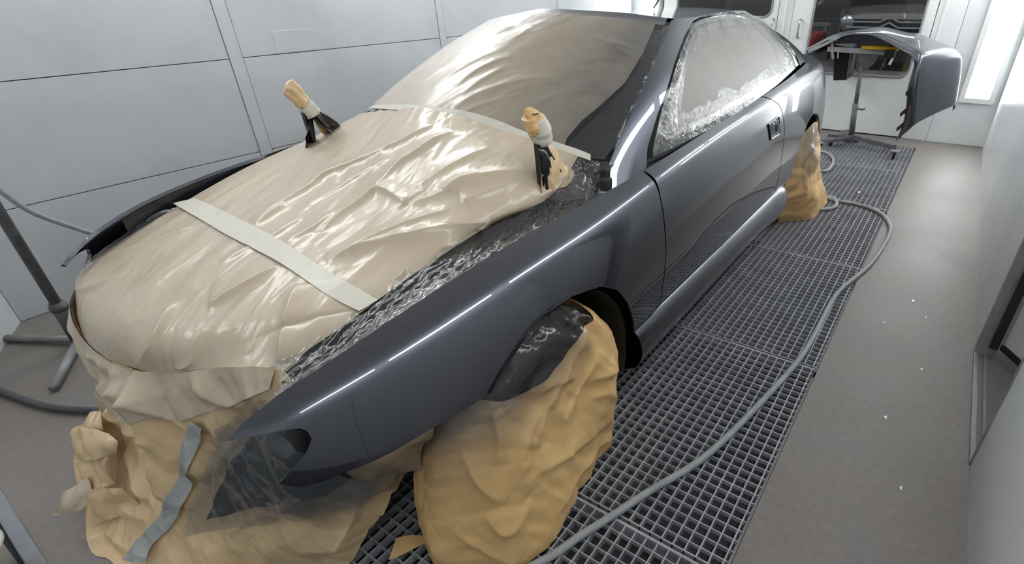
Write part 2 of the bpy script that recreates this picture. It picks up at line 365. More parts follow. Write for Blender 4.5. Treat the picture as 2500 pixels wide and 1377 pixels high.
def vnoise(x, y, seed=0):
    ix, iy = np.floor(x), np.floor(y); fx, fy = x - ix, y - iy
    fx = fx * fx * fx * (fx * (fx * 6 - 15) + 10); fy = fy * fy * fy * (fy * (fy * 6 - 15) + 10)
    a, b = _hash(ix, iy, seed), _hash(ix + 1, iy, seed); c, d = _hash(ix, iy + 1, seed), _hash(ix + 1, iy + 1, seed)
    return (a + (b - a) * fx) * (1 - fy) + (c + (d - c) * fx) * fy


def crumple(x, y, size, seed=0, octaves=3):
    """sharp creases: ridged noise, several sizes, bent by itself; about -1..1"""
    wx = vnoise(x / size * .7 + 31, y / size * .7, seed + 5) - .5; wy = vnoise(x / size * .7, y / size * .7 + 17, seed + 9) - .5
    x, y = x + wx * size * 1.1, y + wy * size * 1.1
    s = np.zeros_like(x); a = 1.0
    for o in range(octaves):
        k = 2.03 ** o / size; ca, sa = math.cos(o * 1.1 + seed), math.sin(o * 1.1 + seed)
        s += a * (1 - np.abs(2 * vnoise((ca * x - sa * y) * k, (sa * x + ca * y) * k, seed + o * 13) - 1) * 2)
        a *= .5
    return s / 1.6


def facets(x, y, size, seed=0, octaves=2):
    """crumpled-paper facets: flat triangles meeting in sharp creases; about -1..1"""
    s = np.zeros_like(x); a = 1.0; tot = 0.0
    for o in range(octaves):
        k = 2.37 ** o / size; w = .5
        X = x * k + w * (vnoise(x * k * .8 + 7, y * k * .8, seed + 3 + o) - .5) * 1.6 + o * 3.3; Y = y * k + w * (vnoise(x * k * .8, y * k * .8 + 5, seed + 4 + o) - .5) * 1.6
        ca, sa = math.cos(seed + o), math.sin(seed + o); X, Y = ca * X - sa * Y, sa * X + ca * Y
        t = (X + Y) * .366; X, Y = X + t, Y + t; i, j = np.floor(X), np.floor(Y); u, v = X - i, Y - j
        h00, h10 = _hash(i, j, seed + o), _hash(i + 1, j, seed + o); h01, h11 = _hash(i, j + 1, seed + o), _hash(i + 1, j + 1, seed + o)
        h = np.where(u > v, h00 + (h10 - h00) * u + (h11 - h10) * v, h00 + (h01 - h00) * v + (h11 - h01) * u)
        s += a * (2 * h - 1); tot += a; a *= .42
    return s / tot * 1.2


def fold_height(P, folds, up):
    """sharp folds along 3-D lines: steep on one side, soft on the other"""
    h = np.zeros(len(P))
    for f in folds:
        amp, w = f[0], f[1]; L = np.asarray(f[2:]).reshape(-1, 3)
        L = curve(L, max(6, 5 * len(L))); best = np.full(len(P), 9e9); sd = np.zeros(len(P)); tt = np.zeros(len(P))
        m = len(L) - 1
        for i in range(m):
            a, b = L[i], L[i + 1]; ab = b - a; t = np.clip(((P - a) @ ab) / (ab @ ab + 1e-12), 0, 1)
            q = P - (a + t[:, None] * ab); d = np.linalg.norm(q, axis=1); k = d < best
            best = np.where(k, d, best); sd = np.where(k, np.sign(q @ np.cross(ab, up)), sd); tt = np.where(k, (i + t) / m, tt)
        tap = np.sqrt(np.clip(4 * tt * (1 - tt), 0, 1))
        h += amp * tap * np.exp(-best / np.where(sd > 0, w * .8, w * 2.4))
    return h


def inside(poly, P):
    x, y = P[:, 0], P[:, 1]; c = np.zeros(len(P), bool); n = len(poly)
    for i in range(n):
        (x0, y0), (x1, y1) = poly[i], poly[i - 1]
        m = ((y0 > y) != (y1 > y)) & (x < (x1 - x0) * (y - y0) / (y1 - y0 + 1e-15) + x0); c ^= m
    return c


def densify(poly, h):
    out = []
    for i in range(len(poly)):
        a, b = np.asarray(poly[i]), np.asarray(poly[(i + 1) % len(poly)]); n = max(1, int(np.ceil(np.linalg.norm(b - a) / h)))
        out += [a + (b - a) * k / n for k in range(n)]
    return np.array(out)


REG_UV = []     # (u, v) of the vertices of the latest region


def region(S, outline, h, flip=False, off=0.0, height=None, flange=0.0, shift=None):
    """the part of a smooth surface inside an outline given in its (u, v).
    Returns V, F, N; height(P, uv) pushes points out along the normal; flange turns the rim inwards."""
    outline = np.asarray(outline, float); c = outline.mean(0)
    e = .02; su = np.linalg.norm(S(c[0] + e, c[1])[0] - S(c[0] - e, c[1])[0]) / (2 * e); sv = np.linalg.norm(S(c[0], c[1] + e)[0] - S(c[0], c[1] - e)[0]) / (2 * e)
    sc = np.array([su, sv]); O = densify(outline * sc, h)
    lo, hi = O.min(0), O.max(0)
    gx, gy = np.meshgrid(np.arange(lo[0] + h / 2, hi[0], h), np.arange(lo[1] + h / 2, hi[1], h * .87))
    gx = gx + (np.arange(gx.shape[0]) % 2)[:, None] * h / 2
    G = np.stack([gx.ravel(), gy.ravel()], 1); G = G[inside(O, G)]
    if len(G):
        keep = np.ones(len(G), bool)
        for k in range(0, len(O), 200):
            d = np.linalg.norm(G[:, None, :] - O[None, k:k + 200, :], axis=2).min(1); keep &= d > .55 * h
        G = G[keep]
    n = len(O); pts = np.vstack([O, G])
    r = delaunay_2d_cdt([Vector(p) for p in pts], [], [list(range(n))], 1, 1e-6)
    Q = np.array([tuple(p) for p in r[0]]); F = [tuple(f) for f in r[2]]
    if len(F) and len(F[0]) == 3:
        a, b, c3 = Q[F[0][0]], Q[F[0][1]], Q[F[0][2]]
        ccw = ((b - a)[0] * (c3 - a)[1] - (b - a)[1] * (c3 - a)[0]) > 0
    else: ccw = True
    uv = Q / sc; V = S(uv[:, 0], uv[:, 1]); N = S.normal(uv[:, 0], uv[:, 1])
    REG_UV[:] = uv.tolist()
    if flip: N = -N
    if ccw == flip: F = [f[::-1] for f in F]
    if off: V = V + N * off
    if height is not None: V = V + N * height(V, uv)[:, None]
    if shift is not None: V = shift(V)
    if flange:
        edges = {}
        for f in F:
            for i in range(len(f)):
                a, b = f[i], f[(i + 1) % len(f)]
                edges[(a, b)] = 1
        rim = [(a, b) for a, b in edges if (b, a) not in edges]; ids = {}; V2, N2, F2 = list(V), list(N), list(F)
        nb = {}
        for a, b in rim:
            d = norm(V[b] - V[a]); o_ = np.cross(d, N[a])
            nb[a] = nb.get(a, 0) + o_; nb[b] = nb.get(b, 0) + o_
        for a in nb:
            ids[a] = len(V2); o_ = norm(nb[a])
            V2 += [V[a], V[a] - N[a] * flange - o_ * flange * .3]; N2 += [o_, o_]
        for a, b in rim: F2.append((ids[b], ids[a], ids[a] + 1, ids[b] + 1))
        V, N, F = np.array(V2), np.array(N2), F2
    return V, F, N


def grid(P, flip=False):
    n, m = P.shape[:2]
    F = [(i * m + j, i * m + j + 1, (i + 1) * m + j + 1, (i + 1) * m + j) for i in range(n - 1) for j in range(m - 1)]
    return P.reshape(-1, 3), ([f[::-1] for f in F] if flip else F)


def sheet(net, nu, nv, height=None, flip=False):
    """smooth grid through a net of points, pushed along its normal by height(P)"""
    S = Surf(net); u, v = np.meshgrid(np.linspace(0, S.nu - 1, nu), np.linspace(0, S.nv - 1, nv), indexing='ij')
    V = S(u.ravel(), v.ravel()); N = S.normal(u.ravel(), v.ravel())
    if flip: N = -N
    if height is not None: V = V + N * height(V, np.stack([u.ravel(), v.ravel()], 1))[:, None]
    return grid(V.reshape(nu, nv, 3), flip)


def mirror(V, F, N=None, dy=0.0, dz=0.0):
    V = np.array(V); V[:, 0] = -3.2 - V[:, 0]
    if dy or dz:
        t = np.clip((1.4 - V[:, 1]) / 1.2, 0, 1); V[:, 1] += dy * t; V[:, 2] -= dz * t
    if N is not None: N = np.array(N) * (-1, 1, 1)
    return V, [f[::-1] for f in F], N


# ---------------------------------------------------------------- materials
class Mat:
    def __init__(self, name):
        self.m = bpy.data.materials.new(name); self.m.use_nodes = True
        self.nt = self.m.node_tree; self.b = self.nt.nodes['Principled BSDF']; self.out = self.nt.nodes['Material Output']

    def set(self, **k):
        for n, v in k.items():
            self.b.inputs[n.replace('_', ' ')].default_value = v
        return self

    def node(self, t, **k):
        n = self.nt.nodes.new(t)
        for a, v in k.items():
            if a in n.inputs: n.inputs[a].default_value = v
            else: setattr(n, a, v)
        return n

    def link(self, a, b): self.nt.links.new(a, b)

    def coord(self, scale=(1, 1, 1)):
        t = self.node('ShaderNodeTexCoord'); mp = self.node('ShaderNodeMapping'); mp.inputs['Scale'].default_value = scale
        self.link(t.outputs['Object'], mp.inputs[0]); return mp.outputs[0]

    def noise(self, scale, detail=4, rough=.55, stretch=(1, 1, 1), dist=0):
        n = self.node('ShaderNodeTexNoise', Scale=scale, Detail=detail, Roughness=rough, Distortion=dist)
        self.link(self.coord(stretch), n.inputs['Vector']); return n.outputs['Fac']

    def ramp(self, fac, stops):
        r = self.node('ShaderNodeValToRGB'); e = r.color_ramp.elements
        while len(e) < len(stops): e.new(.5)
        for el, (p, c) in zip(e, stops): el.position = p; el.color = (*c, 1) if len(c) == 3 else c
        self.link(fac, r.inputs[0]); return r.outputs[0]

    def mix(self, fac, a, b, mode='MIX'):
        n = self.node('ShaderNodeMix', data_type='RGBA', blend_type=mode)
        for s, v in ((0, fac), (6, a), (7, b)):
            if hasattr(v, 'is_output'): self.link(v, n.inputs[s])
            else: n.inputs[s].default_value = v if s == 0 else (*v, 1)
        return n.outputs[2]

    def color(self, sock): self.link(sock, self.b.inputs['Base Color']); return self

    def rough(self, sock, lo, hi):
        n = self.node('ShaderNodeMapRange'); n.inputs[3].default_value = lo; n.inputs[4].default_value = hi
        self.link(sock, n.inputs[0]); self.link(n.outputs[0], self.b.inputs['Roughness']); return self

    def bump(self, fac, strength=.3, dist=.01, chain=None):
        n = self.node('ShaderNodeBump', Strength=strength, Distance=dist); self.link(fac, n.inputs['Height'])
        if chain is not None: self.link(chain, n.inputs['Normal'])
        self.link(n.outputs[0], self.b.inputs['Normal']); return n.outputs[0]


def plain(name, c, rough=.5, metal=0.0, **k):
    m = Mat(name); m.set(Base_Color=(*c, 1), Roughness=rough, Metallic=metal, **k); return m.m


def worn(name, c, c2, scale, rough=.5, metal=0.0, bump=.1, **k):
    m = Mat(name); m.set(Roughness=rough, Metallic=metal, **k)
    m.color(m.ramp(m.noise(scale, 6, .6), [(.35, c2), (.65, c)])); m.bump(m.noise(scale * 6, 3), bump, .004); return m.m


def mat_paint():
    m = Mat('grey metallic paint'); fl = m.noise(900, 1, .5)
    m.color(m.ramp(fl, [(.3, (.064, .068, .084)), (.7, (.092, .097, .119))]))
    m.set(Metallic=1.0, Roughness=.30, Coat_Weight=1.0, Coat_Roughness=.01, Coat_IOR=1.65); return m.m


def mat_wall(name, tint=(1, 1, 1)):
    m = Mat(name); n1 = m.noise(1.1, 5, .6); n2 = m.noise(.8, 3, .5, (1, 1.3, .9)); n3 = m.noise(6, 4, .6)
    base = m.ramp(n1, [(.3, (.50, .53, .56)), (.48, (.67, .69, .70)), (.7, (.76, .77, .76))])
    warm = m.mix(.5, base, m.ramp(n2, [(.38, (.57, .60, .64)), (.52, (.70, .71, .71)), (.64, (.70, .685, .695))]))
    c = m.mix(.15, warm, m.ramp(n3, [(.3, (.6, .6, .6)), (.7, (.8, .8, .8))]))
    m.color(m.mix(1.0, c, tint, 'MULTIPLY')); m.set(Roughness=.32); m.b.inputs['Specular IOR Level'].default_value = .45
    m.bump(m.noise(60, 3), .03, .002); return m.m


def mat_floor():
    m = Mat('grey booth floor'); n1 = m.noise(1.6, 6, .6); n2 = m.noise(40, 4, .6); n3 = m.noise(2.3, 3, .5)
    c = m.mix(.5, m.ramp(n1, [(.3, (.158, .142, .135)), (.5, (.188, .171, .163)), (.72, (.205, .198, .20))]),
              m.ramp(n3, [(.35, (.165, .147, .143)), (.5, (.191, .175, .167)), (.66, (.18, .182, .193))]))
    c = m.mix(.25, c, m.ramp(n2, [(.35, (.13, .125, .12)), (.65, (.235, .225, .22))]))
    m.color(m.mix(1.0, c, (1.03, .98, .93), 'MULTIPLY')); m.rough(n1, .42, .6); m.bump(n2, .08, .003); return m.m


def mat_paper(name, c1, c2, gloss, grain=1.0, bumps=.25):
    m = Mat(name); n = m.noise(3.0, 5, .6); g = m.noise(220, 3, .6)
    c = m.ramp(n, [(.3, c2), (.7, c1)]); c = m.mix(.12 * grain, c, m.ramp(g, [(.3, (.12, .08, .04)), (.7, (.8, .7, .55))]))
    at = m.node('ShaderNodeAttribute', attribute_name='overspray_and_rim'); cl = m.ramp(m.noise(7, 4, .6), [(.3, (.72, .72, .72)), (.7, (1, 1, 1))])
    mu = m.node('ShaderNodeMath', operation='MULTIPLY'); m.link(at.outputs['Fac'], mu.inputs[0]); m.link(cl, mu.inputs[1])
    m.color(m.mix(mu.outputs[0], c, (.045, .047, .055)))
    m.set(Roughness=.55, Coat_Weight=gloss, Coat_Roughness=.2)
    w = m.noise(16, 5, .6, (1, 1, 1), 1.2); k = m.bump(w, bumps, .010); m.bump(m.noise(70, 4, .6, (1, 1, 1), 1.5), bumps * .5, .003, k)
    cn = m.nt.links  # the coat follows the same crumples
    m.link(m.b.inputs['Normal'].links[0].from_socket, m.b.inputs['Coat Normal']); return m.m


def mat_film(name, clear, haze=(.42, .44, .46), strength=.3, scale=40, gloss=.10, shine=.55):
    """clear masking film: see-through with crinkled glints and a little milkiness"""
    m = Mat(name); nt = m.nt; nt.nodes.remove(m.b)
    gl = m.node('ShaderNodeBsdfGlossy'); gl.inputs['Roughness'].default_value = gloss; gl.inputs['Color'].default_value = (1, 1, 1, 1)
    tr = m.node('ShaderNodeBsdfTransparent'); df = m.node('ShaderNodeBsdfDiffuse'); df.inputs['Color'].default_value = (*haze, 1)
    w = m.noise(scale, 4, .55, (1, 1, 1), 1.5); b1 = m.node('ShaderNodeBump', Strength=strength, Distance=.006); m.link(w, b1.inputs['Height'])
    m.link(b1.outputs[0], gl.inputs['Normal'])
    fr = m.node('ShaderNodeFresnel', IOR=1.48); m.link(b1.outputs[0], fr.inputs['Normal'])
    a = m.node('ShaderNodeMapRange'); a.inputs[1].default_value = 0; a.inputs[2].default_value = .5; a.inputs[3].default_value = .0; a.inputs[4].default_value = shine
    m.link(fr.outputs[0], a.inputs[0])
    s1 = m.node('ShaderNodeMixShader'); s1.inputs[0].default_value = 1 - clear; m.link(tr.outputs[0], s1.inputs[1]); m.link(df.outputs[0], s1.inputs[2])
    s2 = m.node('ShaderNodeMixShader'); m.link(a.outputs[0], s2.inputs[0]); m.link(s1.outputs[0], s2.inputs[1]); m.link(gl.outputs[0], s2.inputs[2])
    m.link(s2.outputs[0], m.out.inputs[0]); return m.m


def mat_emit(name, c, s):
    m = Mat(name); m.set(Base_Color=(*c, 1), Emission_Color=(*c, 1), Emission_Strength=s); return m.m


def mat_glass(name, c, rough=.02):
    m = Mat(name); nt = m.nt; nt.nodes.remove(m.b)
    gl = m.node('ShaderNodeBsdfGlossy'); gl.inputs['Roughness'].default_value = rough
    tr = m.node('ShaderNodeBsdfTransparent'); tr.inputs[0].default_value = (*c, 1)
    fr = m.node('ShaderNodeFresnel', IOR=1.45); s = m.node('ShaderNodeMixShader')
    m.link(fr.outputs[0], s.inputs[0]); m.link(tr.outputs[0], s.inputs[1]); m.link(gl.outputs[0], s.inputs[2]); m.link(s.outputs[0], m.out.inputs[0]); return m.m


M = dict(
    paint=mat_paint(), wall=mat_wall('booth wall paint', (.965, .98, 1.0)), wall_b=mat_wall('booth back wall paint', (1.06, 1.06, 1.05)), floor=mat_floor(),
    door=worn('white door paint', (.74, .75, .74), (.66, .67, .67), 2, .4, 0, .03),
    ceiling=plain('ceiling filter cloth', (.8, .8, .8), .9), seam=plain('dark panel joint', (.09, .095, .10), .8),
    black=plain('black void', (.008, .008, .009), .8), glossblack=plain('black painted metal', (.012, .012, .014), .25),
    rubber=worn('black rubber', (.02, .02, .02), (.012, .012, .012), 30, .7), dark=worn('dark underseal', (.018, .018, .02), (.01, .01, .01), 12, .6),
    steel=worn('galvanised grating steel', (.42, .425, .45), (.31, .315, .34), 9, .5, .25, .2), frame=worn('dusty steel frame', (.30, .30, .31), (.21, .21, .22), 8, .5, .2),
    pit=worn('grey paint-arrest filter', (.048, .049, .053), (.036, .037, .04), 14, .95, 0, .4),
    hose=worn('grey hose rubber', (.34, .35, .36), (.27, .28, .29), 18, .55, 0, .08), hose_d=worn('dark hose rubber', (.075, .08, .088), (.055, .058, .065), 18, .5, 0, .08),
    pole=worn('oversprayed grey steel tube', (.14, .14, .145), (.075, .075, .08), 14, .55, .1, .2), pole_d=worn('dark oversprayed steel', (.095, .09, .09), (.05, .048, .05), 14, .6, 0, .2),
    kerb=worn('threshold strip', (.24, .25, .27), (.19, .20, .22), 6, .5),
    tan=mat_paper('masking paper under film', (.555, .455, .335), (.505, .41, .295), .6, .3, .15), kraft=mat_paper('brown masking paper', (.80, .52, .225), (.68, .43, .175), .28, .3, .12),
    drape=mat_paper('brown masking paper with sheen', (.76, .565, .33), (.64, .455, .245), .4, .3, .15),
    film=mat_film('clear crinkled masking film', .97), film_s=mat_film('clear stretched masking film', .95, (.4, .4, .4), .12, 18, .30, .30), film_h=mat_film('dusted masking film', .72, (.15, .165, .18), .3, 40, .14), film_w=mat_film('milky window film', .84, (.45, .45, .44), .06, 9, .42, .14),
    winpaper=mat_paper('pale paper behind window film', (.27, .255, .23), (.245, .235, .215), .0, .2, .03),
    tape=mat_paper('cream masking tape', (.66, .63, .55), (.60, .57, .49), .15, .2, .18), tape_g=mat_paper('greyish translucent tape', (.40, .41, .40), (.30, .32, .32), .4, .1, .3),
    chrome=plain('bright metal', (.75, .75, .76), .12, 1.0), glass=mat_glass('clear pane', (.80, .82, .83)), darkglass=plain('dark car glass', (.006, .006, .008), .08),
    lamp=mat_emit('lit tube cover', (.97, 1.0, 1.0), LAMP_STRENGTH), lampframe=plain('white fitting', (.7, .71, .7), .4),
    yellow=worn('yellow foam sleeve', (.72, .40, .03), (.55, .30, .02), 20, .7), white=plain('white plastic', (.86, .86, .85), .35),
    silver=plain('silver burnished metal', (.42, .43, .44), .25, .9), outside=worn('workshop floor outside', (.22, .205, .20), (.18, .17, .17), 3, .7),
    outwall=worn('workshop wall outside', (.16, .155, .155), (.11, .108, .108), 2, .8), mesh=worn('dark mesh floor', (.03, .034, .042), (.012, .014, .018), 120, .8, 0, .8),
    van=plain('bronze van paint', (.22, .175, .155), .25, .5, Coat_Weight=1.0), vanlow=plain('dark van plastic', (.03, .028, .027), .4), red=plain('red car paint', (.45, .05, .04), .3),
)

# ---------------------------------------------------------------- the booth
def struct(name, mb, mat, label=None):
    o = mb.build(name, mat) if isinstance(mb, MB) else mb
    return tag(o, label, None, None, 'structure')


XL, XR, YB, ZC = -3.75, .40, 6.75, 2.75
PX0, PX1, PY0, PY1 = -1.33, -.172, -.10, 6.37
b = MB()
b.box((PX1 + .004, -.126, -.2), (XR + .02, YB + .05, 0)); b.box((XL - .05, -.126, -.2), (PX0 - .004, YB + .05, 0)); b.box((PX0 - .004, PY1 + .004, -.2), (PX1 + .004, YB + .05, 0))
struct('floor', b, M['floor'], 'grey painted booth floor with a long grated channel')
b = MB(); b.box((PX0 - .004, -.126, -.24), (PX1 + .004, PY1 + .004, -.075)); struct('floor_channel', b, M['pit'], 'dark filter mat under the floor grates')
b = MB()
for y in (.94, 2.06, 3.185, 4.31, 5.40): b.box((PX0, y - .02, -.07), (PX1, y + .02, -.034))
b.box((PX1 - .012, PY0, -.07), (PX1 + .003, PY1, -.034)); struct('trim_1', b, M['frame'], 'steel ledges carrying the grates')
b = MB(); b.box((XL - .6, -.166, -.2), (PX0 - .004, -.126, .006)); b.box((PX0 - .004, -.166, -.2), (XR + .02, -.126, .003)); bevel(struct('trim_2', b, M['kerb'], 'grey threshold strip at the booth entrance'), .004)
b = MB(); b.box((XL - 1.2, -2.4, -.2), (XR + .8, -.166, -.012)); struct('floor_outside', b, M['mesh'], 'dark mesh floor outside the booth entrance')

# left wall: pressed panels with thin joints, narrow cover strips between the bays
b = MB(); b.box((XL - .08, .243, 0), (XL - .012, YB + .06, ZC)); struct('wall_left_backing', b, M['seam'])
b = MB(); g = .0025
edges = [.243, 1.687, 1.768, 3.402, 3.474, 5.10, 5.17, YB + .01]
for i in range(0, 8, 2):
    for z0, z1 in ((0, .56), (.56, 1.126), (1.126, 1.70), (1.70, ZC)):
        b.box((XL - .03, edges[i] + g, z0 + g), (XL, edges[i + 1] - g, z1 - g))
for i in (1, 3, 5): b.box((XL - .03, edges[i] + g, 0), (XL + .004, edges[i + 1] - g, ZC))
b.box((XL, 1.99, 1.133), (XL + .0015, 2.27, 1.262))
bevel(struct('wall_left', b, M['wall'], 'pale grey panelled booth wall'), .0012, 1)

# a booth entrance leaf standing open at the left
d = norm((.24, -.121, 0)); nrm = np.array([-d[1], d[0], 0]) * -1
b = MB(); p0 = np.array([XL, .243, .0]); b.prism([p0, p0 + d * 1.0, p0 + d * 1.0 + nrm * .05, p0 + nrm * .05], (0, 0, 2.5))
struct('door_1', b, M['wall'], 'white booth entrance leaf standing open')
b = MB(); b.box((XL - 1.2, -1.75, 0), (XR + .8, -1.7, ZC)); struct('wall_bounce_added', b, M['wall'])  # unseen wall added behind the camera so the booth light bounces back
b = MB(); b.box((XR, -2.4, 0), (XR + .06, -.12, ZC)); b.box((XL - .06, -2.4, 0), (XL, -.3, ZC)); struct('wall_porch', b, M['wall'])

# right wall with a personnel door
b = MB(); D0, D1, DZ = 1.79, 2.60, 2.05
b.box((XR, -.126, 0), (XR + .06, D0, ZC)); b.box((XR, D1, 0), (XR + .06, 5.03, ZC)); b.box((XR, 5.036, 0), (XR + .06, YB, ZC)); b.box((XR, D0, DZ), (XR + .06, D1, ZC))
struct('wall_right', b, M['wall'], 'pale grey booth wall with a personnel door')
b = MB()
for y0, y1 in ((D0, D0 + .012), (D1 - .05, D1)): b.box((XR - .004, y0, 0), (XR + .07, y1, DZ))
b.box((XR - .006, D0, 0), (XR + .012, D1, .012)); b.box((XR + .03, D0, 0), (XR + .042, D1, .012)); b.box((XR - .006, D0, DZ - .03), (XR + .07, D1, DZ))
bevel(struct('trim_3', b, M['frame'], 'dark steel frame of the personnel door'), .002)
b = MB(); b.box((XR + .06, 1.0, -.2), (XR + 2.2, 3.4, -.002)); b.box((XR + .0, D0, -.2), (XR + .06, D1, .004)); struct('floor_passage', b, M['outside'])
hx, hy = XR + .075, D1 - .06; ld = norm((.53, -.85, 0)); ln = np.array([ld[1], -ld[0], 0])
leaf = thing('door_2', (hx, hy, .065), None, None); leaf['kind'] = 'structure'; leaf['label'] = 'beige personnel door leaf standing ajar'
b = MB(); q = np.array([hx, hy, .085]); b.prism([q, q + ld * .78, q + ld * .78 - ln * .05, q - ln * .05], (0, 0, 1.95)); bevel(b.build('leaf_panel', M['door'], leaf), .012, 3)
b = MB(); q = np.array([hx, hy, .062]); b.prism([q + ln * .004, q + ld * .785 + ln * .004, q + ld * .785 - ln * .054, q - ln * .054], (0, 0, .024)); b.bar((XR + .05, D1 - .055, .06), (XR + .05, D1 - .055, 2.0), .03, .03); b.build('seal', M['rubber'], leaf)

# back wall: two leaves with windows, middle stile, end panel
b = MB(); b.box((-3.8, YB, 2.2), (XR + .06, YB + .06, ZC)); b.box((-3.8, YB, 0), (-3.35, YB + .06, 2.2))
b.box((-.108, YB, 0), (XR + .06, YB + .06, 2.2)); struct('wall_back', b, M['wall_b'], 'white booth end wall')
b = MB(); b.box((-.345, YB - .006, 0), (-.112, YB + .06, 2.2)); b.box((-.30, YB - .012, 0), (-.27, YB, 2.2)); bevel(struct('trim_4', b, M['door'], 'white post beside the booth door'), .004)
b = MB(); b.box((-3.35, YB + .03, -.01), (-.345, YB + .05, .016)); struct('trim_5', b, M['black'])


def booth_leaf(name, x0, x1, wx0, wx1, wz0, wz1, label, hx):
    t = thing(name, (x0, YB, .014), None, None); t['kind'] = 'structure'; t['label'] = label
    r, k = .09, 7
    W = []
    for cx, cz, a0 in ((wx1 - r, wz1 - r, 0), (wx0 + r, wz1 - r, 90), (wx0 + r, wz0 + r, 180), (wx1 - r, wz0 + r, 270)):
        W += [(cx + r * math.cos(math.radians(a0 + 90 * i / k)), cz + r * math.sin(math.radians(a0 + 90 * i / k))) for i in range(k + 1)]
    n = len(W); b = MB(); z0, z1 = .014, 2.2
    Q = [(x1, z1), (x0, z1), (x0, z0), (x1, z0)]; y0, y1 = YB - .012, YB + .04
    for s, e in zip(range(4), range(4)):                      # four mitred plates round the window
        ring_ = W[s * (k + 1):(s + 1) * (k + 1)]; nxt = W[((s + 1) % 4) * (k + 1)]
        a, c = Q[s], Q[(s + 1) % 4]
        for y, fl in ((y0, False), (y1, True)):
            V = [(a[0], y, a[1])] + [(p[0], y, p[1]) for p in ring_]; F = [(0, i, i + 1) for i in range(1, len(V) - 1)]
            V += [(c[0], y, c[1]), (nxt[0], y, nxt[1])]; m_ = len(V); F += [(0, m_ - 3, m_ - 1, m_ - 2)]
            b.add(V, F if fl else [f[::-1] for f in F])
    b.add([(p[0], y0, p[1]) for p in W] + [(p[0], y1, p[1]) for p in W], [(i, (i + 1) % n, n + (i + 1) % n, n + i) for i in range(n)])
    b.add([(x, y, z) for y in (y0, y1) for x, z in Q], [(i, (i + 1) % 4, 4 + (i + 1) % 4, 4 + i) for i in range(4)])
    b.build('door_panel', M['door'], t)
    g_ = MB(); L = [(p[0], y0 - .004, p[1]) for p in W] + [(W[0][0], y0 - .004, W[0][1])]; g_.tube(L, .011, 8, False); g_.build('gasket', M['frame'], t, True)
    p = MB(); p.box((wx0 - .01, YB + .008, wz0 - .01), (wx1 + .01, YB + .013, wz1 + .01)); p.build('pane', M['glass'], t)
    h = MB(); h.tube(curve([(hx, YB - .012, .96), (hx, YB - .055, .975), (hx, YB - .06, 1.05), (hx, YB - .055, 1.125), (hx, YB - .012, 1.14)], 16), .012, 8); h.build('handle', M['silver'], t, True)
    return t


booth_leaf('door_3', -1.715, -.352, -1.50, -.445, .612, 1.95, 'white booth door leaf with a large window', -1.62)
booth_leaf('door_4', -3.30, -1.885, -3.12, -1.955, 1.16, 1.95, 'white booth door leaf with a high window', -1.92)
b = MB(); b.box((-1.88, YB - .004, 0), (-1.80, YB + .04, 2.2)); b.box((-1.795, YB - .002, 0), (-1.72, YB + .04, 2.2)); b.tube([(-1.80, YB - .03, .3), (-1.80, YB - .03, 2.1)], .013, 8)
bevel(struct('trim_6', b, M['door'], 'meeting post between the booth doors'), .003)

b = MB(); b.box((XL - .1, -2.45, ZC), (XR + .8, YB + .06, ZC + .06)); struct('ceiling', b, M['ceiling'], 'white ceiling filter')


def light_fixture(name, c, along, across, L, W, label, group, out):
    """tube fitting: frame and glowing cover; c centre, along / across unit vectors, out = facing"""
    c, a, s, o = np.array(c, float), norm(along), norm(across), norm(out)
    t = thing(name, tuple(c), label, 'light', group)
    b = MB(); e = .045
    for sg in (-1, 1):
        b.bar(c + s * sg * (W / 2 + e / 2) - a * (L / 2 + e) + o * .008, c + s * sg * (W / 2 + e / 2) + a * (L / 2 + e) + o * .008, .016, e, s)
        b.bar(c + a * sg * (L / 2 + e / 2) - s * W / 2 + o * .008, c + a * sg * (L / 2 + e / 2) + s * W / 2 + o * .008, .016, e, a)
    b.build('frame', M['lampframe'], t)
    P = []; r = .035
    for ux, uy, a0 in ((1, 1, 0), (-1, 1, 90), (-1, -1, 180), (1, -1, 270)):
        for i in range(5):
            w = math.radians(a0 + 22.5 * i); P.append(c + a * (ux * (L / 2 - r) + r * math.cos(w)) + s * (uy * (W / 2 - r) + r * math.sin(w)) + o * .004)
    d = MB(); d.prism(P, o * .006); d.build('diffuser', M['lamp'], t)
    k = MB(); q = c - o * .012; k.bar(q - a * (L / 2 + e), q + a * (L / 2 + e), .02, W + 2 * e, s); k.build('housing', M['lampframe'], t)
    return t


light_fixture('light_fixture', (.209, YB - .022, 1.23), (0, 0, 1), (1, 0, 0), 1.54, .205, 'tall lit light fitting on the end wall beside the right corner', None, (0, -1, 0))
light_fixture('light_fixture', (-3.50, YB - .022, 1.23), (0, 0, 1), (1, 0, 0), 1.54, .205, 'tall lit light fitting on the end wall hidden behind the car roof', None, (0, -1, 0))
for s, x, nm, z in ((1, .305, 'right', 2.34), (-1, -3.59, 'left', 2.55)):
    for k, y in enumerate((-.55, 1.02, 2.62, 4.2, 5.75)):
        light_fixture('light_fixture', (x, y, z), (0, 1, 0), (.7071, 0, -.7071 * s), 1.36, .13 if s > 0 else .28,
                      'long lit tube fitting above the %s wall' % nm, 'long tube fittings above the %s wall' % nm, (-s * .7071, 0, -.7071))

for k, y in enumerate((4.35, 5.85)):
    light_fixture('light_fixture', (XR - .022, y, 1.80), (0, 1, 0), (0, 0, 1), 1.36, .14, 'slim lit tube fitting high on the right wall', 'slim tube fittings on the right wall', (-1, 0, 0))

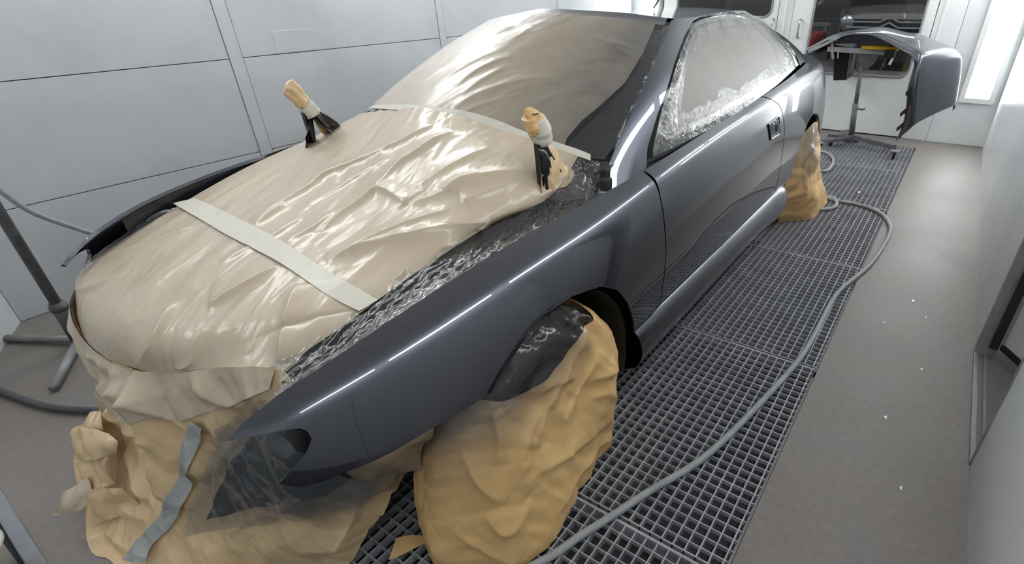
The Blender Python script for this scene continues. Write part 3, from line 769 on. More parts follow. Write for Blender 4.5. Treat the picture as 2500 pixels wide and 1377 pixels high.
# ---------------------------------------------------------------- floor grates
GL = ['floor grate panel under the front wheel cover, nearest the entrance', 'floor grate panel beside the front wheel, crossed by the grey hose',
      'floor grate panel beside the car door', 'floor grate panel in front of the paper-covered rear wheel', 'floor grate panel beside the rear wheel cover with the hose bend',
      'floor grate panel at the far end under the wheeled stand']
ys = [PY0, .94, 2.06, 3.185, 4.31, 5.40, PY1]
for k in range(6):
    y0, y1 = ys[k] + .006, ys[k + 1] - .006; b = MB(); x0, x1 = PX0 + .004, PX1 - .006
    nb = 31
    for i in range(nb): x = x0 + .012 + (x1 - x0 - .024) * i / (nb - 1); b.box((x - .0022, y0, -.032), (x + .0022, y1, 0))
    nc = int(round((y1 - y0) / .04))
    for i in range(1, nc): y = y0 + (y1 - y0) * i / nc; b.box((x0, y - .0018, -.018), (x1, y + .0018, -.0008))
    o = b.build('floor_grate', M['steel']); tag(o, GL[k], 'grate', 'floor grates in the channel')
    for ya, yb in ((y0, y0 + .005), (y1 - .009, y1)): e = MB(); e.box((x0, ya, -.032), (x1, yb, .0005)); e.build('end_bar', M['steel'], o)

# ---------------------------------------------------------------- outside the end-wall windows
b = MB(); b.box((-9, YB + .07, -.2), (5, 18, -.005)); struct('floor_workshop', b, M['outside'])
b = MB(); b.box((-9, 17.9, 0), (5, 18, 4)); struct('wall_workshop', b, M['outwall'])
b = MB(); b.box((-8.9, 15.0, .62), (-2.9, 15.1, .70))
for x in (-8.8, -6.0, -3.0): b.box((x - .04, 15.01, 0), (x + .04, 15.09, .62))
tag(b.build('workshop_rail', M['frame']), 'pale rail across the workshop seen through the booth door window', 'rail')


def front_car():
    y = 12.4; t = thing('parked_van', (-1.35, y, 0), 'bronze van with two chevron bars, seen through the booth door window', 'car')
    net = [[(-1.35 + sx * .93, y + .35, zz) for zz in (.25, .55, .8, .9)] if abs(sx) == 1 else [(-1.35 + sx * .93, y + .04 * sx * sx, zz) for zz in (.25, .55, .8, .9)] for sx in (-1, -.8, -.4, 0, .4, .8, 1)]
    V, F = sheet(net, 40, 16); obj('front_end', V, F, M['vanlow'], t)
    net = [[(-1.35 + sx * .9, y + .02 + .12 * sx * sx + yy, .90 - .05 * (1 - sx * sx) * (yy < .1) + .19 * yy / .9 + .02 * (1 - sx * sx)) for yy in (0, .25, .6, .95)] for sx in (-1, -.5, 0, .5, 1)]
    V, F = sheet(net, 30, 16); obj('bonnet', V, F, M['van'], t)
    net = [[(-1.35 + sx * .92, y + .95 + yy, 1.09 + zz) for yy, zz in ((0, 0), (.3, .3), (.7, .62))] for sx in (-1, 0, 1)]
    V, F = sheet(net, 12, 8); obj('windscreen', V, F, M['darkglass'], t)
    net = [[(-1.35 + sx * .85, y + 1.65 + yy, 1.72 + .05 * (1 - sx * sx)) for yy in (0, 1.5)] for sx in (-1, 0, 1)]
    V, F = sheet(net, 8, 4); obj('roof', V, F, M['van'], t)
    for s in (-1, 1):
        V = MB(); V.box((-1.35 + s * .93 - .02, y + .3, .25), (-1.35 + s * .93 + .02, y + 4, 1.05)); V.build('side', M['van'], t)
        h = MB(); h.lathe([(0, -.06), (.10, -.05), (.14, 0), (.13, .04), (.0, .05)], (-1.35 + s * .76, y + .03, .83), 1, 20); h.build('headlamp', M['silver'], t, True)
    for z in (.855, .76):
        P = [(-2.1, z), (-1.52, z), (-1.36, z + .085), (-1.20, z), (-.6, z)]
        c = MB()
        for a, q in zip(P[:-1], P[1:]): c.bar((a[0], y - .03, a[1]), (q[0], y - .03, q[1]), .03, .028)
        c.build('chevron_bar', M['chrome'], t)


front_car()
for x in (-5.5, -1.2):  # added lamps, out of view, to brighten what the door windows show
    light_fixture('light_fixture', (x, 10.6, 4.2), (1, 0, 0), (0, 1, 0), 2.4, .5, 'added unseen light above the parked van, brightening the workshop', 'added unseen lights outside the booth', (0, 0, -1))
b = MB(); b.box((-4.9, 13.2, .25), (-2.85, 14.6, .55)); o = bevel(b.build('parked_car', M['red']), .08, 3); tag(o, 'low red car beyond the booth door window', 'car')
for wx, wy in ((-4.4, 13.22), (-3.3, 13.22), (-4.4, 14.5), (-3.3, 14.5)):
    k = MB(); k.lathe([(0, -.08), (.25, -.08), (.27, -.05), (.27, .05), (.25, .08), (0, .08)], (wx, wy, .27), 1, 20); k.build('wheel', M['rubber'], o, True)
r_ = MB(); r_.box((-4.7, 13.6, .52), (-3.4, 14.4, .60)); bevel(r_.build('cabin', M['darkglass'], o), .05, 3)
b = MB(); b.box((-7.4, 11.6, .3), (-5.4, 14.5, 1.5)); tag(bevel(b.build('workshop_bench', M['pole_d']), .03), 'dark bulky bench beyond the high booth door window', 'bench')

# ---------------------------------------------------------------- the car
car = thing('car', (-1.6, 2.2, 0), 'dark grey coupe without bonnet or bumpers, masked for painting', 'car')
SHIFT = dict(dy=.10, dz=.036)


def panel(name, S, outline, h, mat=None, both=True, flange=.012, flip=False, off=0.0, shift=True):
    V, F, N = region(S, outline, h, flip=flip, flange=flange, off=off)
    o = obj(name, V, F, mat or M['paint'], car, N)
    if both:
        V, F, N = mirror(V, F, N, **(SHIFT if shift else {})); obj(name, V, F, mat or M['paint'], car, N)
    return o


L_ = lambda a: [tuple(p) for p in a]
# front wing: bonnet edge, lamp opening, wheel arch, door gap
top = [(u, 6.0) for u in np.linspace(2.7, 7.0, 16)]
panel('front_wing', FLANK, L_(FENDER_FRONT) + top + [(7.165, 5.98), (7.15, 5.1)] + L_(DOOR_GAP_FRONT)[3::-1] + [(6.75, 1.2)] + L_(FENDER_ARCH)[::-1] + L_(FENDER_NOTCH)[::-1], .016)
gapf = [(u + .022, v) for u, v in L_(DOOR_GAP_FRONT)]
panel('door', FLANK, gapf + [(7.20, 6.02)] + [(u, 6.03) for u in np.linspace(7.6, 10.3, 12)] + L_(DOOR_GAP_REAR) + [(10.915, 1.25)] + [(u, 1.28) for u in np.linspace(10.6, 7.3, 8)], .02)
gapr = [(u + .022, v) for u, v in L_(DOOR_GAP_REAR)]
ya, za, ra = 3.66, .36, .39
arch_r = [(ya + ra * math.cos(w), za + ra * math.sin(w)) for w in np.linspace(math.radians(4), math.radians(166), 22)]
_yy = FLANK(np.linspace(0, FLANK.nu - 1, 400), np.full(400, 2.0))[:, 1]


def to_uv(y, z):
    u = float(np.interp(y, _yy, np.linspace(0, FLANK.nu - 1, 400))); vs = np.linspace(0, 6, 200); zz = FLANK(np.full(200, u), vs)[:, 2]
    return (u, float(np.interp(z, zz, vs)))


panel('rear_quarter', FLANK, [(10.95, 1.25)] + gapr[::-1] + [(10.35, 6.03)] + [(u, 6.03) for u in np.linspace(10.7, 15.6, 20)] + [(15.75, 4.5), (15.75, 3), (15.6, 2.2), (14.9, 2.15)] + [to_uv(y, z) for y, z in arch_r] + [(11.4, 1.25)], .02)

# pillar, roof rail and rear pillar around the door glass, then the roof
gap = L_(WINDOW_GAP)
edge = L_(SCREEN_EDGE)
UE = edge[0][0]; R0 = C0 + 12
frame_out = [(UE + .02, -.62)] + edge + [(edge[-1][0] + .05, 4.0)] + [(u, 4.0) for u in np.linspace(edge[-1][0] + .4, R0 + .2, 26)] + [(R0 + .3, 3), (R0 + .25, 2), (R0 + .1, 1), (R0 - .1, -.02), (R0 - .7, -.05)] + gap[::-1] + [(gap[0][0] + .06, -.62)]
V, F, N = region(GLASS, frame_out, .016, flange=.012); obj('pillar_frame', V, F, M['paint'], car, N)
V, F, N = region(GLASS, [(2 * C0 - u, v) for u, v in frame_out], .016, flange=.012); obj('pillar_frame', V, F, M['paint'], car, N)
V, F, N = region(GLASS, [(u, 3.72) for u in np.linspace(2 * C0 - UE, UE, 28)] + [(u, 4.0) for u in np.linspace(UE + .05, 2 * C0 - UE - .05, 28)], .016, flange=.008); obj('roof_header', V, F, M['paint'], car, N)
rows = []
for t in np.linspace(0, 1, 90):
    a = GLASS(C0 + C0 * t, 4.0)[0]; c = GLASS(C0 - C0 * t, 4.0)[0]; w = abs(a[0] - c[0]); s = np.linspace(0, 1, 61)[:, None]
    p = a * (1 - s) + c * s; p[:, 2] += (.030 * min(1, (w / .9)) ** 1.5 * (1 - (2 * s[:, 0] - 1) ** 2) ** 1.0); rows.append(p)
V, F = grid(np.array(rows)); obj('roof', V, F, M['paint'], car)
b = MB(); b.tube([(-1.36, 2.66, 1.372), (-1.36, 2.95, 1.56)], [.004, .002], 8); b.build('aerial', M['black'], car, True)
V, F, N = region(GLASS, [(UE, -.1)] + edge + [(u, 3.74) for u in np.linspace(UE - .05, 2 * C0 - UE + .05, 16)] + [(2 * C0 - u, v) for u, v in edge[::-1]] + [(u, -.1) for u in np.linspace(2 * C0 - UE + .05, UE - .05, 16)], .04, off=-.012); obj('windscreen', V, F, M['darkglass'], car, N)
cu = (min(u for u, v in gap) + max(u for u, v in gap)) / 2
ins = [((u - cu) * .985 + cu, (v - 2) * .985 + 2) for u, v in gap]
for o_ in (ins, [(2 * C0 - u, v) for u, v in ins]):
    V, F, N = region(GLASS, o_, .03, off=-.014); obj('door_glass', V, F, M['darkglass'], car, N)
V, F, N = region(GLASS, [(R0 + .3, 0), (R0 + .4, 3.8), (2 * C0, 3.85), (2 * C0, 0)], .05, off=-.004); obj('rear_screen', V, F, M['darkglass'], car, N); V, F, N = region(GLASS, [(0, 0), (0, 3.85), (1.6, 3.8), (1.7, 0)], .05, off=-.004); obj('rear_screen', V, F, M['darkglass'], car, N)
# boot deck and tail panel
rows = []
for u in np.linspace(12.9, 15.75, 16):
    a = FLANK(u, 6.0)[0]; s = np.linspace(0, 1, 21)[:, None]; c = np.array([-3.2 - a[0], a[1], a[2]]); p = a * (1 - s) + c * s; p[:, 2] += .03 * (4 * s[:, 0] * (1 - s[:, 0])) ** .6; rows.append(p)
V, F = grid(np.array(rows)); obj('boot_lid', V, F, M['paint'], car)
rows = []
for v in np.linspace(2.2, 6.0, 10):
    a = FLANK(15.72, v)[0]; s = np.linspace(0, 1, 21)[:, None]; c = np.array([-3.2 - a[0], a[1], a[2]]); p = a * (1 - s) + c * s; p[:, 1] += .09 * 4 * s[:, 0] * (1 - s[:, 0]); rows.append(p)
V, F = grid(np.array(rows)); obj('tail_panel', V, F, M['paint'], car)

# sill with a bulging rear end
prof = [(-.712, .432), (-.684, .408), (-.667, .365), (-.668, .318), (-.69, .272), (-.73, .250), (-.80, .25), (-.80, .43)]
rows = []
for y, g_ in zip((1.335, 1.4, 1.8, 2.3, 2.75, 2.95, 3.08, 3.14), (0, 0, 0, .0, .004, .012, .016, .010)):
    rows.append([(x + g_ * (1 if i < 5 else 0), y, z + (g_ * .6 if i < 2 else -g_ * .6 if i in (3, 4) else 0)) for i, (x, z) in enumerate(prof)])
V, F = sheet(rows, 60, 40); obj('sill', V, F, M['paint'], car); Vm, Fm, _ = mirror(V, F); obj('sill', Vm, Fm, M['paint'], car)
b = MB(); P = np.array(rows[-1]); b.add(list(P), [tuple(range(len(P)))]); b.build('sill_end', M['dark'], car)

# dark structure behind the panels
for s in (1, -1):
    X = (lambda x: x) if s == 1 else (lambda x: -3.2 - x)
    for yc, nm, wz in ((.92, 'arch_liner', 2.35), (3.66, 'arch_liner', math.pi + .25)):
        b = MB(); k = 18; r = .385
        for xa, xb in ((-.715, -1.0),):
            V = [(X(x), yc + r * math.cos(w), .36 + r * math.sin(w)) for x in (xa, xb) for w in np.linspace(-.25, wz, k)]
            b.add(V, [(i, i + 1, k + i + 1, k + i) for i in range(k - 1)]); b.add(V[k:], [tuple(range(k))])
        b.build(nm, M['dark'], car)
b = MB(); b.box((-2.42, 1.34, .23), (-.80, 3.22, .42)); b.box((-2.15, .55, .26), (-1.05, 4.2, .40)); b.box((-2.36, 1.62, .42), (-.84, 3.25, .90)); b.box((-2.1, 3.2, .4), (-1.1, 4.2, .95))
b.build('floor_pan', M['dark'], car)
rows = []
for u in np.linspace(3.2, 6.9, 14):
    a = FLANK(u, 5.95)[0] + np.array([-.008, 0, -.012]); c, _, _ = mirror([a], [], None, **SHIFT); c = c[0]
    rows.append([a, a + (-.004, 0, -.07), a + (-.07, 0, -.12), (a + c) / 2 + (0, 0, -.16), c + (.07, 0, -.12), c + (.004, 0, -.07), c])
V, F = grid(np.array(rows)); obj('engine_bay', V, F, M['glossblack'], car, smooth=False)
b = MB(); b.prism(LAMP_BAY, (-.03, .06, 0)); b.build('lamp_opening', M['dark'], car)
rows = [[(-.90, 1.34, .868), (-.90, 1.46, .925), (-.895, 1.56, .94)], [(-1.0, 1.24, .84), (-1.02, 1.32, .90), (-1.02, 1.40, .94)], [(-1.6, 1.1, .86), (-1.6, 1.15, .91), (-1.6, 1.21, .95)], [(-2.2, 1.24, .83), (-2.18, 1.32, .88), (-2.18, 1.42, .92)], [(-2.3, 1.36, .84), (-2.3, 1.46, .89), (-2.3, 1.58, .91)]]
V, F = sheet(rows, 40, 12); obj('cowl', V, F, M['dark'], car)
b = MB(); b.box((-.872, 1.375, .888), (-.842, 1.415, .93)); bevel(b.build('bonnet_buffer', M['rubber'], car), .008, 3)
b = MB(); b.box((-.885, 1.40, .915), (-.862, 1.435, .955)); bevel(b.build('hinge_mount', M['dark'], car), .006, 2)


def wheel(x, y, s, steer=0.0):
    t = bpy.data.objects.new('wheel', None); COL.objects.link(t); t.parent = car; t.location = Vector((x, y, .304)) - car.location
    b = MB(); b.lathe([(.205, -.09), (.25, -.1), (.29, -.095), (.302, -.07), (.304, 0), (.302, .07), (.29, .095), (.25, .1), (.205, .09)], (x, y, .304), 0, 40); b.build('tyre', M['rubber'], t, True)
    b = MB(); b.lathe([(.0, s * .055), (.05, s * .06), (.07, s * .05), (.17, s * .045), (.20, s * .085), (.207, s * .09), (.207, -s * .09), (.19, -s * .08)], (x, y, .304), 0, 40); b.build('rim', M['silver'], t, True)


for s, x in ((1, -.885), (-1, -2.315)):
    for y in (.92, 3.66): wheel(x, y, s)

# handle recess
hc = np.array(HANDLE)
V, F, N = region(FLANK, hc, .012, off=.0015); obj('handle_recess', V, F, M['glossblack'], car, N)
rimP = np.array([FLANK(u, v)[0] + FLANK.normal(u, v)[0] * .003 for u, v in densify(hc, .05)])
b = MB(); b.tube(np.vstack([rimP, rimP[:1]]), .0045, 6, False); b.build('handle_rim', M['paint'], car, True)
cpt = FLANK(*hc.mean(0))[0]
k = MB(); k.lathe([(.0, .0), (.02, .0), (.02, .012), (.014, .016), (0, .017)], cpt + np.array((-.004, .01, .0)), 0, 16); k.build('lock_barrel', M['rubber'], car, True)
V, F, N = region(FLANK, hc.mean(0) + (hc - hc.mean(0)) * .9, .006, off=.004, height=lambda P, uv: .006 * crumple(P[:, 1], P[:, 2], .03, 4)); obj('recess_film', V, F, M['film'], car)

# ---------------------------------------------------------------- masking on the engine bay
UPZ = np.array([0, 0, 1.0])
BAY = Surf(BAY_NET)


def bay_h(P, uv):
    e = np.clip(np.minimum(uv[:, 1], 4 - uv[:, 1]) * 3, .15, 1)
    x, y = P[:, 0], P[:, 1]
    streak = crumple(x * .95 + y * .35, (y * .95 - x * .35) * .28, .085, 3, 3)
    fine = crumple(x, y * .6, .035, 8, 2)
    fac = facets(x * .9 + y * .42, (y * .9 - x * .42) * .42, .11, 5, 2)
    return fold_height(P, BAY_FOLDS, UPZ) * 1.0 + e * (.0022 * streak + .0042 * fac + .0008 * fine) + .010 * (vnoise(x * 5, y * 3, 4) - .5)


NB = (230, 210)
u, v = np.meshgrid(np.linspace(0, 5, NB[0]), np.linspace(0, 4, NB[1]), indexing='ij'); uv = np.stack([u.ravel(), v.ravel()], 1)
N_ = BAY.normal(uv[:, 0], uv[:, 1]); sg = 1.0 if N_[:, 2].mean() > 0 else -1.0; N_ *= sg
bayV = BAY(uv[:, 0], uv[:, 1]); bayV = bayV + N_ * bay_h(bayV, uv)[:, None]
V, F = grid(bayV.reshape(*NB, 3), flip=sg < 0)
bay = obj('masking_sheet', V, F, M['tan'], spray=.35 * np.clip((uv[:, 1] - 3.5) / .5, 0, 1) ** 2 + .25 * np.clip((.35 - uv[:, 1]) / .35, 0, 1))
tag(bay, 'tan masking paper stretched over the open engine bay, with one wide tape across', 'masking sheet')


def strip_on(name, S, A, B, hf, mat, parent, up, off=.003, n=90, m=10, sgn=1.0):
    a, b_ = curve(A, n), curve(B, n); t = np.linspace(0, 1, m)[None, :, None]; uvs = (a[:, None] * (1 - t) + b_[:, None] * t).reshape(-1, 2)
    P = S(uvs[:, 0], uvs[:, 1]); N = S.normal(uvs[:, 0], uvs[:, 1]) * sgn; P = P + N * (hf(P, uvs) + off)[:, None]
    V, F = grid(P.reshape(n, m, 3)); f0 = F[0]; nn = np.cross(V[f0[1]] - V[f0[0]], V[f0[2]] - V[f0[0]])
    if nn @ up < 0: F = [f[::-1] for f in F]
    return obj(name, V, F, mat, parent)


bay_soft = lambda P, uv: bay_h(P, uv) * .55 + .004
tag(strip_on('tape', BAY, TAPE_A[0], TAPE_A[1], bay_soft, M['tape'], bay, UPZ, sgn=sg), 'wide cream tape')

# clear film between the paper and the wing edges
fe = np.array([FLANK(u, 5.93)[0] + np.array([-.010, 0, -.002]) for u in (2.3, 2.8, 3.45, 4.9, 5.75, 6.55)])
te = np.array([BAY(u, 4.0)[0] for u in range(6)]); te[5] = (-.975, 1.40, .955)
net = [[te[i] + (-.03, 0, .004), te[i] * .66 + fe[i] * .34 + (0, 0, -.008), te[i] * .33 + fe[i] * .67 + (0, 0, -.014), fe[i]] for i in range(6)]
film_h = lambda P, uv: .009 * facets(P[:, 0] * 1.2 + P[:, 1] * .4, (P[:, 1] - P[:, 0] * .4) * .36, .026, 21, 3) + .0015 * crumple(P[:, 0], P[:, 1] * .5, .02, 2, 2)
V, F = sheet(net, 300, 70, film_h); obj('film_edge', V, F, M['film'], bay)
V2 = np.array([p for r in net for p in r]).reshape(6, 4, 3) - (0, 0, .03); V, F = sheet(V2, 30, 6); obj('bay_edge', V, F, M['glossblack'], car)
ce = np.array([BAY(u, 0.0)[0] for u in range(6)]); fr, _, _ = mirror([FLANK(u, 5.93)[0] + np.array([-.012, 0, -.03]) for u in (2.2, 2.75, 3.6, 4.9, 5.8, 6.8)], [], None, **SHIFT)
net = [[ce[i] + (.02, 0, .004), ce[i] * .55 + fr[i] * .45 + (0, 0, -.004), ce[i] * .25 + fr[i] * .75 + (0, 0, -.03)] for i in range(3)]
V, F = sheet(net, 220, 30, lambda P, uv: .006 * facets(P[:, 0], P[:, 1] * .5, .035, 33, 3), flip=True); obj('film_edge', V, F, M['film'], bay)
net = [[(-.985, 1.20, .892), (-.93, 1.26, .884), (-.875, 1.33, .884)], [(-.985, 1.33, .925), (-.94, 1.38, .915), (-.885, 1.42, .905)], [(-.982, 1.43, .975), (-.94, 1.47, .955), (-.895, 1.515, .945)]]
V, F = sheet(net, 70, 60, lambda P, uv: .008 * facets(P[:, 0], P[:, 1], .035, 51, 3)); obj('film_edge', V, F, M['film'], bay)

# ---------------------------------------------------------------- masking on the windscreen
OUT = np.array([0, -.6, .8])


def scr_h(P, uv):
    x, y, z = P[:, 0], P[:, 1], P[:, 2]; r = y * .77 + z * .5
    streak = crumple((x * .8 - r * .6) * 1.0, (r * .8 + x * .6) * .22, .06, 14, 3)
    soft = vnoise(x * 4, r * 4, 3) - .5
    k = np.clip((uv[:, 0] - (2 * C0 - UE + .2)) * 2, 0, 1)
    return .010 + k * (fold_height(P, SCREEN_FOLDS, OUT) * .8 + .0016 * streak + .008 * soft + .0008 * facets(x, r * .4, .06, 6, 2))


edge_i = [(u - .16, v) for u, v in edge]
tan_e = L_(SCREEN_TAN_EDGE)
UR = 2 * C0 - UE; foot = L_(SCREEN_FOOT)
out_tan = [(u, 3.70) for u in np.linspace(UR + .35, tan_e[0][0] - .15, 14)] + tan_e + [(u, v - .06) for u, v in foot] + [(UR + .32, .25), (UR + .25, 1), (UR + .26, 2), (UR + .3, 3)]
V, F, N = region(GLASS, out_tan, .0085, height=scr_h)
_uv = np.array([hit_uv for hit_uv in REG_UV])
ss = lambda x: np.clip(x, 0, 1) ** 2 * (3 - 2 * np.clip(x, 0, 1))
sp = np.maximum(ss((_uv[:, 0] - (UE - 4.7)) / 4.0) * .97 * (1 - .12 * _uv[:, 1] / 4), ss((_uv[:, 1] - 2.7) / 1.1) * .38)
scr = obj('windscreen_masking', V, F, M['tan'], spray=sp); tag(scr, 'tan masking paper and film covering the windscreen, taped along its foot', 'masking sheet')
out_film = [(u, 3.74) for u in np.linspace(UR + .2, edge_i[-1][0] - .1, 16)] + [(edge_i[-1][0], 3.5)] + edge_i[-2::-1] + [(UE - .3, .06)] + [(u, v - .10) for u, v in foot] + [(UR + .22, .2), (UR + .12, 1), (UR + .12, 2), (UR + .15, 3)]
V, F, N = region(GLASS, out_film, .009, height=lambda P, uv: scr_h(P, uv) + .004 + .0015 * facets(P[:, 0], P[:, 1] + P[:, 2], .05, 77, 2) * (uv[:, 0] > UE - .9)); obj('film', V, F, M['film_s'], scr)
V, F, N = region(GLASS, edge_i + edge[::-1], .007, height=lambda P, uv: .009 + .005 * facets(P[:, 0] * 1.3, (P[:, 1] + P[:, 2]) * .3, .026, 18, 3)); obj('film_edge', V, F, M['film'], scr)
tag(strip_on('tape', GLASS, TAPE_B[0], TAPE_B[1], lambda P, uv: scr_h(P, uv) * .6 + .010, M['tape'], scr, OUT), 'cream tape')

# ---------------------------------------------------------------- film on the door glass
cv = 1.75
wi = [((u - cu) * .955 + cu, (v - cv) * .93 + cv) for u, v in gap]
wp = [((u - cu) * .84 + cu + .05, (v - cv) * .80 + cv + .08) for u, v in gap]
V, F, N = region(GLASS, wp, .02, off=-.004, height=lambda P, uv: .003 * crumple(P[:, 1], P[:, 2], .2, 5, 2))
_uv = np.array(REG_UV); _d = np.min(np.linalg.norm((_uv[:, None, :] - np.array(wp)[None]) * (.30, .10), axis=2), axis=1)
win = obj('door_window_masking', V, F, M['winpaper'], spray=.88 * ss((.085 - _d) / .085)); tag(win, 'pale paper under crinkled clear film on the door window', 'masking sheet')  # paper colour darkened towards its rim to blend into the dark glass


def win_h(P, uv):
    d = np.min(np.linalg.norm((uv[:, None, :] - np.array(wi)[None]) * (.35, .12), axis=2), axis=1)
    k = np.exp(-d / .05)
    return .004 + k * (.010 * facets(P[:, 1] * .9 + P[:, 2] * .5, (P[:, 2] * .9 - P[:, 1] * .5) * .35, .03, 61, 3)) + .0012 * facets(P[:, 1], P[:, 2], .16, 9, 2)


V, F, N = region(GLASS, wi, .008, height=win_h); obj('film', V, F, M['film_w'], win)
wedge = [((u - cu) * .82 + cu, (v - cv) * .80 + cv) for u, v in gap]
V, F, N = region(GLASS, wi + [wi[0]] + [wedge[0]] + wedge[::-1], .008, height=lambda P, uv: win_h(P, uv) + .004); obj('film_edge', V, F, M['film'], win)

# ---------------------------------------------------------------- front drape
DR = Surf(DRAPE_NET)
dsg = 1.0 if DR.normal(4, 2)[0][1] < 0 else -1.0


def dr_h(P, uv):
    s = uv[:, 0]; x, z = P[:, 0] + P[:, 1] * .7, P[:, 2]
    h = 1.35 * fold_height(P, DRAPE_FOLDS, np.array([0, -1.0, .3])) + .042 * facets(x, z * .8, .22, 40, 2) + .008 * facets(x + .5 * z, z * .6, .075, 44, 2)
    return h * np.clip(uv[:, 1] * 2.2 + .1, 0, 1)


nd = (330, 130)
u, v = np.meshgrid(np.linspace(0, 8, nd[0]), np.linspace(0, 4, nd[1]), indexing='ij'); uv = np.stack([u.ravel(), v.ravel()], 1)
V = DR(uv[:, 0], uv[:, 1]); V = V + DR.normal(uv[:, 0], uv[:, 1]) * (dsg * dr_h(V, uv))[:, None]; V[:, 2] = np.maximum(V[:, 2], .004)
ss = lambda x: np.clip(x, 0, 1) ** 2 * (3 - 2 * np.clip(x, 0, 1))
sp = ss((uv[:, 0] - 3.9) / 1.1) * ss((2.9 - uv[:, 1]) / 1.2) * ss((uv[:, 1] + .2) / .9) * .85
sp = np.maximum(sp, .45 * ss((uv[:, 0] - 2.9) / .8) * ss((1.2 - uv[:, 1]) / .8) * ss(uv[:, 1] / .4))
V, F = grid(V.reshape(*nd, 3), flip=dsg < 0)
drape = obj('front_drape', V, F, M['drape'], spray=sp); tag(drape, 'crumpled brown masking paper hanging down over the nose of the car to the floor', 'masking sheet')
lip = [(.75, .02)] + [(a, .0) for a in np.linspace(1.2, 4.9, 10)] + [(5.0, .25), (4.75, .42), (4.5, .62), (4.2, .74), (3.9, .88), (3.5, .80), (3.2, .98), (2.8, .92), (2.45, 1.12), (2.1, 1.35), (1.8, 1.22), (1.45, 1.5), (1.1, 1.38), (.8, 1.1)]
V, F, N = region(DR, lip, .008, flip=dsg < 0, height=lambda P, uv: dr_h(P, uv) * 1.02 + .006 + .004 * facets(P[:, 0], P[:, 2], .07, 7, 2) * np.clip(uv[:, 1] * 3, 0, 1))
obj('sheet_lip', V, F, M['tan'], bay)
V, F, N = region(DR, DRAPE_FILM, .007, flip=dsg < 0, height=lambda P, uv: dr_h(P, uv) * .5 + .026 + .008 * facets(P[:, 0], P[:, 2], .06, 71, 3)); obj('film_patch', V, F, M['film_h'], drape)
V, F, N = region(DR, DRAPE_DARK, .015, flip=dsg < 0, height=lambda P, uv: dr_h(P, uv) * .5 + .012); obj('dark_opening', V, F, M['dark'], drape)
strip_on('tape', DR, TAPE_C[0], TAPE_C[1], lambda P, uv: dr_h(P, uv) * .5 + .02 + .004 * crumple(P[:, 0], P[:, 2], .05, 5), M['tape_g'], drape, np.array([0, -1, .3]), off=.006, sgn=dsg)


def flap(name, P, mat, parent, seed, amp=.012, n=24):
    """torn scrap of paper: 3 x 3 net"""
    V, F = sheet(P, n, n, lambda Q, uv: amp * facets(Q[:, 0] + Q[:, 1], Q[:, 2], .05, seed, 1)); return obj(name, V, F, mat, parent)


for k_, P_ in enumerate(FLAPS): flap('torn_flap', P_, M['tan' if k_ == 0 else 'drape'], drape, 3 + 5 * k_, .010)

# ---------------------------------------------------------------- wheel covers
CV = Surf(COVER_NET); csg = 1.0 if CV.normal(4, 2)[0][0] > 0 else -1.0


def cv_h(P, uv):
    h = fold_height(P, COVER_FOLDS, np.array([1.0, -.2, .2])) + .018 * facets(P[:, 1] - P[:, 0], P[:, 2] * .7, .17, 90, 2) + .0065 * facets(P[:, 1] - P[:, 0] + .4 * P[:, 2], P[:, 2] * .5, .07, 12, 2) + .0005 * crumple(P[:, 1], P[:, 2], .04, 93, 2)
    return h * np.clip((4 - uv[:, 1]) * 1.5, .1, 1)


split = L_(COVER_SPLIT)
floor_clip = lambda V: np.column_stack([V[:, 0], V[:, 1], np.maximum(V[:, 2], .003)])
V, F, N = region(CV, [(0, 0), (7, 0), (7, 4), (5.4, 4), (5.2, 3.6)] + split[1:5] + [(2.6, 2.75), (1.8, 2.9), (1.0, 3.0), (0, 3.0)], .0065, flip=csg < 0, height=cv_h)
_uv = np.array(REG_UV)
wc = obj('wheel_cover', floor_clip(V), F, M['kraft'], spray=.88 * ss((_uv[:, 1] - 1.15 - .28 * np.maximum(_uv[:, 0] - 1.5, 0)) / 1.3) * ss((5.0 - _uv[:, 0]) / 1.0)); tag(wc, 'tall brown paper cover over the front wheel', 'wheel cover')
V, F, N = region(CV, split[1:] + [(.6, 2.2), (.3, 3), (.5, 4), (2, 4), (3, 4), (4, 4), (5.1, 4), (5.1, 3.7)], .008, flip=csg < 0, height=lambda P, uv: cv_h(P, uv) + .011 * facets(P[:, 1], P[:, 2], .045, 12, 3)); obj('film_top', V, F, M['film'], wc)
V, F = sheet([[(-.98, .56, .003), (-.97, .545, .003)], [(-1.03, .53, .006), (-1.0, .47, .006)], [(-1.06, .50, .004), (-1.02, .44, .004)]], 8, 6); obj('paper_tail', V, F, M['kraft'], wc)
RC = Surf(REAR_COVER_NET); rsg = 1.0 if RC.normal(3, 1)[0][0] > 0 else -1.0
rc_h = lambda P, uv: (.030 * facets(P[:, 1] - P[:, 0] * .5, P[:, 2], .22, 31, 3)) * np.clip((3 - uv[:, 1]) * 1.5, .15, 1)
u, v = np.meshgrid(np.linspace(0, 6, 110), np.linspace(0, 3, 80), indexing='ij'); uv = np.stack([u.ravel(), v.ravel()], 1)
V = RC(uv[:, 0], uv[:, 1]); V = V + RC.normal(uv[:, 0], uv[:, 1]) * (rsg * rc_h(V, uv))[:, None]
V, F = grid(floor_clip(V).reshape(110, 80, 3), flip=rsg < 0); rcv = obj('wheel_cover', V, F, M['kraft'], spray=.8 * ss((uv[:, 1] - 1.3) / 1.2) * ss((4.6 - uv[:, 0]) / 1.5)); tag(rcv, 'brown paper cover flaring out around the rear wheel', 'wheel cover')
